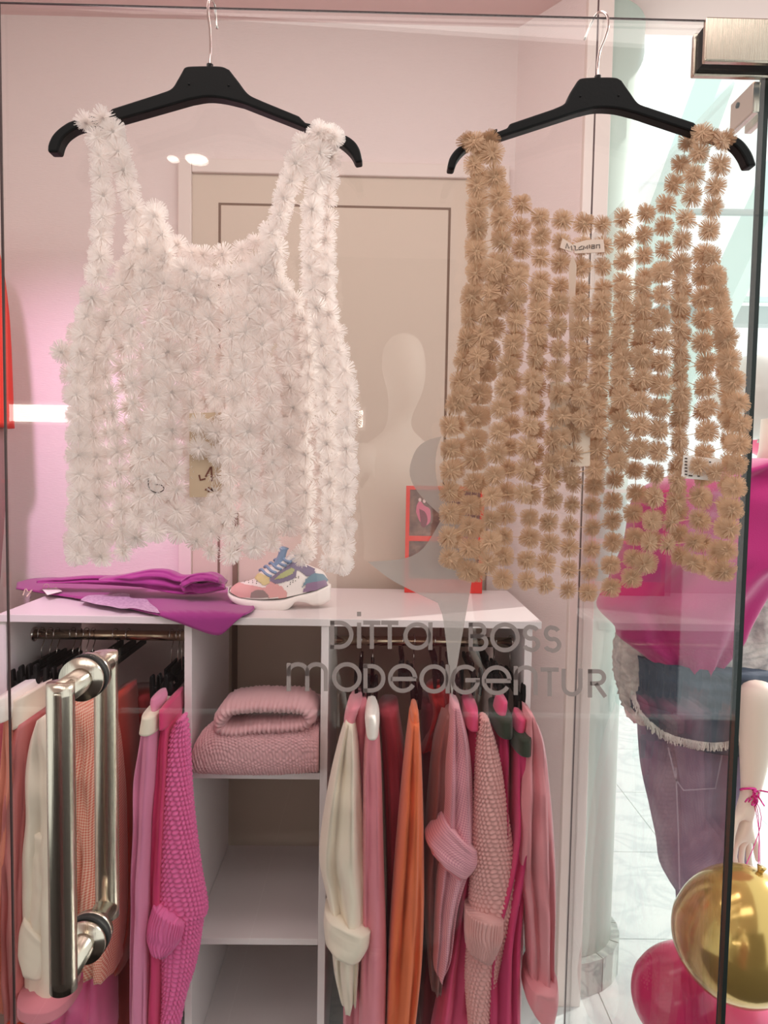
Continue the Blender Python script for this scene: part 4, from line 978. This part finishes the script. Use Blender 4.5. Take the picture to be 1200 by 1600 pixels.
mq = empty('mannequin', (.08, -.58, 0), 'white mannequin torso mirrored faintly in the door glass between the two tops', 'mannequin')
hz = P(635, 492, 2.52).z
figure('figure', .085, -.58, M['mann'], mq, scale=(hz-.03)/1.84, turn=-.5, h0=.03)
lathe('stand_plate', [(.17, 0), (.17, .012), (.15, .018)], .085, -.53, M['gasket'], mq)
lathe('added_dark_skirt', [(.155, 1.40), (.165, 1.36), (.22, 1.20), (.25, .8), (.27, .12), (.262, .12), (.20, 1.15), (.15, 1.395)], .085, -.58, M['winedark'], mq)  # dark skirt added to keep the pale legs out of the reflection
# light box on the rear shop wall, and a ceiling spot, both mirrored in the glass
yv = 2*(YG+.005)+2.94
la = P(16, 630, yv); lb_ = P(567, 644, yv); lc = P(300, 663, yv)
lbx = empty('light_box', ((la.x+lb_.x)/2, -2.98, la.z), 'long white light box on the shop wall, mirrored in the glass', 'lamp')
boxd('housing', la.x-.02, lb_.x+.02, -2.995, -2.945, lc.z-.02, la.z+.02, M['lampfix'], lbx)
boxd('diffuser', la.x, lb_.x, -2.945, -2.935, lc.z, (la.z+lb_.z)/2, M['lamp'], lbx)
pv = P(290, 257, 3.37)
sp = empty('ceiling_spotlight', (pv.x, 2*YG-3.37, ZC), 'square twin ceiling spotlight mirrored in the glass under the left hanger', 'lamp')
yy0 = 2*YG-3.37
boxd('housing', pv.x-.13, pv.x+.13, yy0-.1, yy0+.1, ZC-.03, ZC-.001, M['lampfix'], sp, bevel=.004)
for dx, rr in ((-.06, .025), (.05, .05)): lathe('bulb', [(rr, ZC-.036), (rr, ZC-.03)], pv.x+dx, yy0, M['lamp'], sp, seg=24)

# ------------------------------------------------------------------ outside: dressed mannequin, balloons, hall
YM = 1.98
om = empty('mannequin', (P(1150, 900, YM+.1).x, YM+.12, 0), 'white mannequin in fuchsia jumper, frayed denim and grey jeans outside the side glass', 'mannequin')
loft('jumper', [(1165, 716), (1080, 735), (1000, 770), (978, 850), (950, 915), (935, 948), (963, 980), (968, 996), (1008, 1026), (1040, 1058), (1062, 1068)],
     [(1200, 735), (1290, 780), (1290, 860), (1220, 890), (1195, 925), (1178, 955), (1168, 975), (1158, 1000), (1140, 1024), (1116, 1052), (1100, 1064)], YM-.06, .30, M['fuchsia'], om, n=90, seg=60, folds=1.6, amp=.022, taper=lambda t: 1-.75*t**2)
loft('frayed_blouse', [(968, 990), (962, 1040), (972, 1090), (985, 1125)], [(1225, 900), (1230, 980), (1226, 1040), (1215, 1062)], YM+.05, .24, M['frayed'], om, n=60, seg=90, fuzz=.008, folds=5, amp=.006)
loft('denim_skirt', [(990, 1020), (992, 1060), (990, 1090), (1000, 1120)], [(1222, 1040), (1226, 1075), (1224, 1100), (1216, 1128)], YM, .27, M['denim'], om, n=40, folds=2.5, amp=.008)
# frayed hem: many short threads
hemp = cr([(988, 1085), (1005, 1122), (1040, 1150), (1080, 1162), (1120, 1166), (1150, 1158), (1185, 1120), (1215, 1112)], 120)
v = []; f = []; rr = random.Random(4)
for (x, y) in hemp:
    for k in range(4):
        p = P(x+rr.uniform(-2, 2), y-6, YM-.145); q = P(x+rr.uniform(-4, 4), y+rr.uniform(2, 9), YM-.147+rr.uniform(-.004, .004)); b = len(v)
        d = Vector((.0012, 0, 0)); v += [p-d, p+d, q+d, q-d]; f.append((b, b+1, b+2, b+3))
fh = mesh('frayed_hem', v, f, M['frayed'], om); fh['kind'] = 'stuff'
loft('denim_peplum', [(986, 1090), (990, 1110), (1020, 1140)], [(1222, 1100), (1212, 1125), (1160, 1160)], YM-.005, .27, M['denim'], om, n=14)
tube('button', [P(1156, 1080, YM-.143), P(1156, 1080, YM-.15)], .009, M['chrome'], om, seg=18)
loft('jeans_leg', [(1000, 1120), (1006, 1200), (1022, 1270), (1036, 1330), (1042, 1366), (1062, 1400)], [(1090, 1120), (1084, 1200), (1074, 1270), (1070, 1330), (1070, 1366), (1068, 1400)], YM+.06, .18, M['jeans'], om, n=50, folds=1.2, amp=.008)
loft('jeans_leg', [(1040, 1120), (1056, 1200), (1060, 1290), (1062, 1370), (1068, 1500), (1075, 1620)], [(1178, 1120), (1172, 1200), (1164, 1290), (1162, 1370), (1162, 1500), (1155, 1620)], YM-.01, .2, M['jeans'], om, n=50, folds=1.4, amp=.009)
V, F = join_geo([stroke(s, 2.0, YM-.118, .0015) for s in ([(1044, 1168), (1056, 1218), (1068, 1235), (1118, 1232), (1130, 1172)], [(1056, 1200), (1060, 1300), (1062, 1390)])])
mesh('pocket_seam', V, F, mat('seam', (176, 166, 182), .8), om)
# arm and hand
YH = 1.82
def H(x, y, d=0): return P(x, y, YH+d)
n = {'el': (H(1186, 1060), .056, .056), 'fo': (H(1182, 1150), .047, .047), 'wr': (H(1174, 1230), .027, .028), 'pa': (H(1166, 1268), .026, .016), 'pb': (H(1164, 1295), .029, .015)}
e = [('el', 'fo'), ('fo', 'wr'), ('wr', 'pa'), ('pa', 'pb')]
for k, (x1, y1, x2, y2, x3, y3) in enumerate(((1150, 1318, 1147, 1338, 1152, 1354), (1160, 1322, 1158, 1346, 1163, 1362), (1170, 1320, 1170, 1342, 1174, 1358), (1180, 1314, 1182, 1332, 1184, 1346))):
    d = .0
    n[f'a{k}'] = (H(x1, y1, d-.004), .0085, .0085); n[f'b{k}'] = (H(x2, y2, d), .0078, .0078); n[f'c{k}'] = (H(x3, y3, .008), .006, .006); e += [('pb', f'a{k}'), (f'a{k}', f'b{k}'), (f'b{k}', f'c{k}')]
n['t1'] = (H(1150, 1280, -.01), .010, .010); n['t2'] = (H(1143, 1306, -.016), .009, .009); n['t3'] = (H(1142, 1328, -.016), .007, .007); e += [('pa', 't1'), ('t1', 't2'), ('t2', 't3')]
skin('arm', n, e, M['manskin'], om)
n = {'a': (P(1200, 760, YM+.06), .09, .09), 'b': (P(1200, 720, YM+.06), .05, .05), 'c': (P(1205, 690, YM+.06), .045, .045)}
lathe('neck', [(.06, P(1215, 740, YM+.05).z), (.05, P(1215, 700, YM+.05).z), (.048, P(1215, 655, YM+.05).z)], P(1215, 720, YM+.05).x, YM+.05, M['manskin'], om)
lathe('stand_plate', [(.2, 0), (.2, .012)], P(1150, 1500, YM+.1).x, YM+.05, M['steel'], om)
tube('support_pole', [(P(1150, 1500, YM+.05).x, YM+.05, .01), (P(1150, 1500, YM+.05).x, YM+.05, 1.0)], .012, M['steel'], om, seg=12)

def balloon(px, py, r, Y, m, label, knot=(0, -1), squash=1.12):
    c = P(px, py, Y); R_ = r*Y/FPX; root = empty('balloon', tuple(c), label, 'balloon', 'balloons by the mannequin')
    v = []; f = []; nu, nv = 48, 32; ax = Vector((knot[0], 0, knot[1])).normalized(); sx = ax.cross(Vector((0, 1, 0)))
    for i in range(nv+1):
        t = i/nv; th_ = pi*t; rr = sin(th_); zz = -cos(th_)
        if zz > 0: zz *= squash; rr *= (1-.10*t**3)
        for k in range(nu):
            a = 2*pi*k/nu; v.append(c+ax*zz*R_+sx*cos(a)*rr*R_+Vector((0, 1, 0))*sin(a)*rr*R_)
    for i in range(nv):
        for k in range(nu): f.append((i*nu+k, i*nu+(k+1) % nu, (i+1)*nu+(k+1) % nu, (i+1)*nu+k))
    mesh('skin', v, f, m, root, smooth=True)
    kp = c+ax*R_*squash; tube('knot', [kp-ax*.004, kp+ax*.004, kp+ax*.012], lambda t: .004+.006*t, m, root, seg=12)
    return root, kp
b1, k1 = balloon(1152, 1462, 101, 1.45, M['gold'], 'gold latex balloon in front of the grey jeans', (.3, 1))
b2, k2 = balloon(1062, 1556, 76, 1.62, M['magb'], 'deep pink balloon low behind the gold one', (.5, 1))
b3, k3 = balloon(1165, 1622, 80, 1.55, M['pinkb'], 'light pink balloon under the gold one', (.1, 1))
b4, k4 = balloon(1176, 618, 62, 2.75, M['whiteb'], 'white balloon high at the right edge above the fuchsia jumper', (.2, -1))
b5, k5 = balloon(1200, 668, 42, 2.95, M['pinkb'], 'peach pink balloon partly behind the white one at the right edge', (0, -1))
rib = empty('foil_ribbon', tuple(H(1178, 1235)), 'metallic pink ribbon bow knotted round the mannequin wrist', 'ribbon')
rr = random.Random(9)
tube('wrist_band', [H(1172+15.5*cos(a*pi/8), 1234+2*sin(a*pi/8), .03*sin(a*pi/8)) for a in range(16)], .003, M['foil'], rib, closed=True)
for k in range(7):
    a0 = rr.uniform(-2.6, .6); pts = [H(1176, 1235, -.03)]
    for j in range(1, 6): pts.append(H(1176+j*5*cos(a0)+rr.uniform(-3, 3)+8, 1235-j*5*sin(a0)+rr.uniform(-3, 4), -.03+rr.uniform(-.01, .01)))
    tube('ribbon_tail', pts, .0022, M['foil'], rib, n=18, seg=5)
for kp, lb in ((k1, 'gold'), (k2, 'deep pink'), (k3, 'light pink')):
    o = tube('balloon_string', [H(1176, 1238, -.03), H(1186, 1300, -.05), kp], .0011, M['foil'], None, n=20, seg=5); setp(o, 'thin ribbon string from the wrist bow to the %s balloon' % lb, 'string')

# hall beyond: glazed roof beams, gallery, bright facade
def beam(name, a, b, wd, m, label, cat, grp=None, kindless=False):
    a = Vector(a); b = Vector(b); o = tube(name, [a, b], wd, m, None, seg=4); o.data.polygons.foreach_set('use_smooth', [False]*len(o.data.polygons)); setp(o, label, cat, grp); return o
beam('roof_beam', P(1120, 120, 6.0), P(930, 640, 6.0), .16, M['beam'], 'pale green sloping roof beam behind the left part of the hall roof', 'beam', 'sloping roof beams')
beam('roof_beam', P(1320, 60, 6.6), P(1050, 640, 6.6), .18, M['beam'], 'pale green sloping roof beam crossing the dark pane edge', 'beam', 'sloping roof beams')
beam('purlin', P(1000, 330, 6.3), P(1320, 334, 6.3), .03, M['beamgrey'], 'thin grey horizontal glazing bar high in the roof', 'beam', 'glazing bars')
gal = empty('gallery', tuple(P(1150, 500, 7.0)), 'pale grey gallery parapet far across the hall', 'gallery')
g0 = P(1030, 475, 7.0); g1 = P(1500, 512, 7.0)
boxd('parapet', g0.x, g1.x, 7.0, 7.2, g1.z, g0.z, M['beamgrey'], gal); boxd('handrail', g0.x, g1.x, 6.95, 7.0, g0.z+.03, g0.z+.08, M['beam'], gal)
q0 = P(1108, 478, 6.9)
boxd('blue_panel', q0.x, q0.x+.10, 6.88, 6.94, g1.z, g0.z+.1, M['bluep'], gal)
print('PARTS', len(bpy.data.objects))
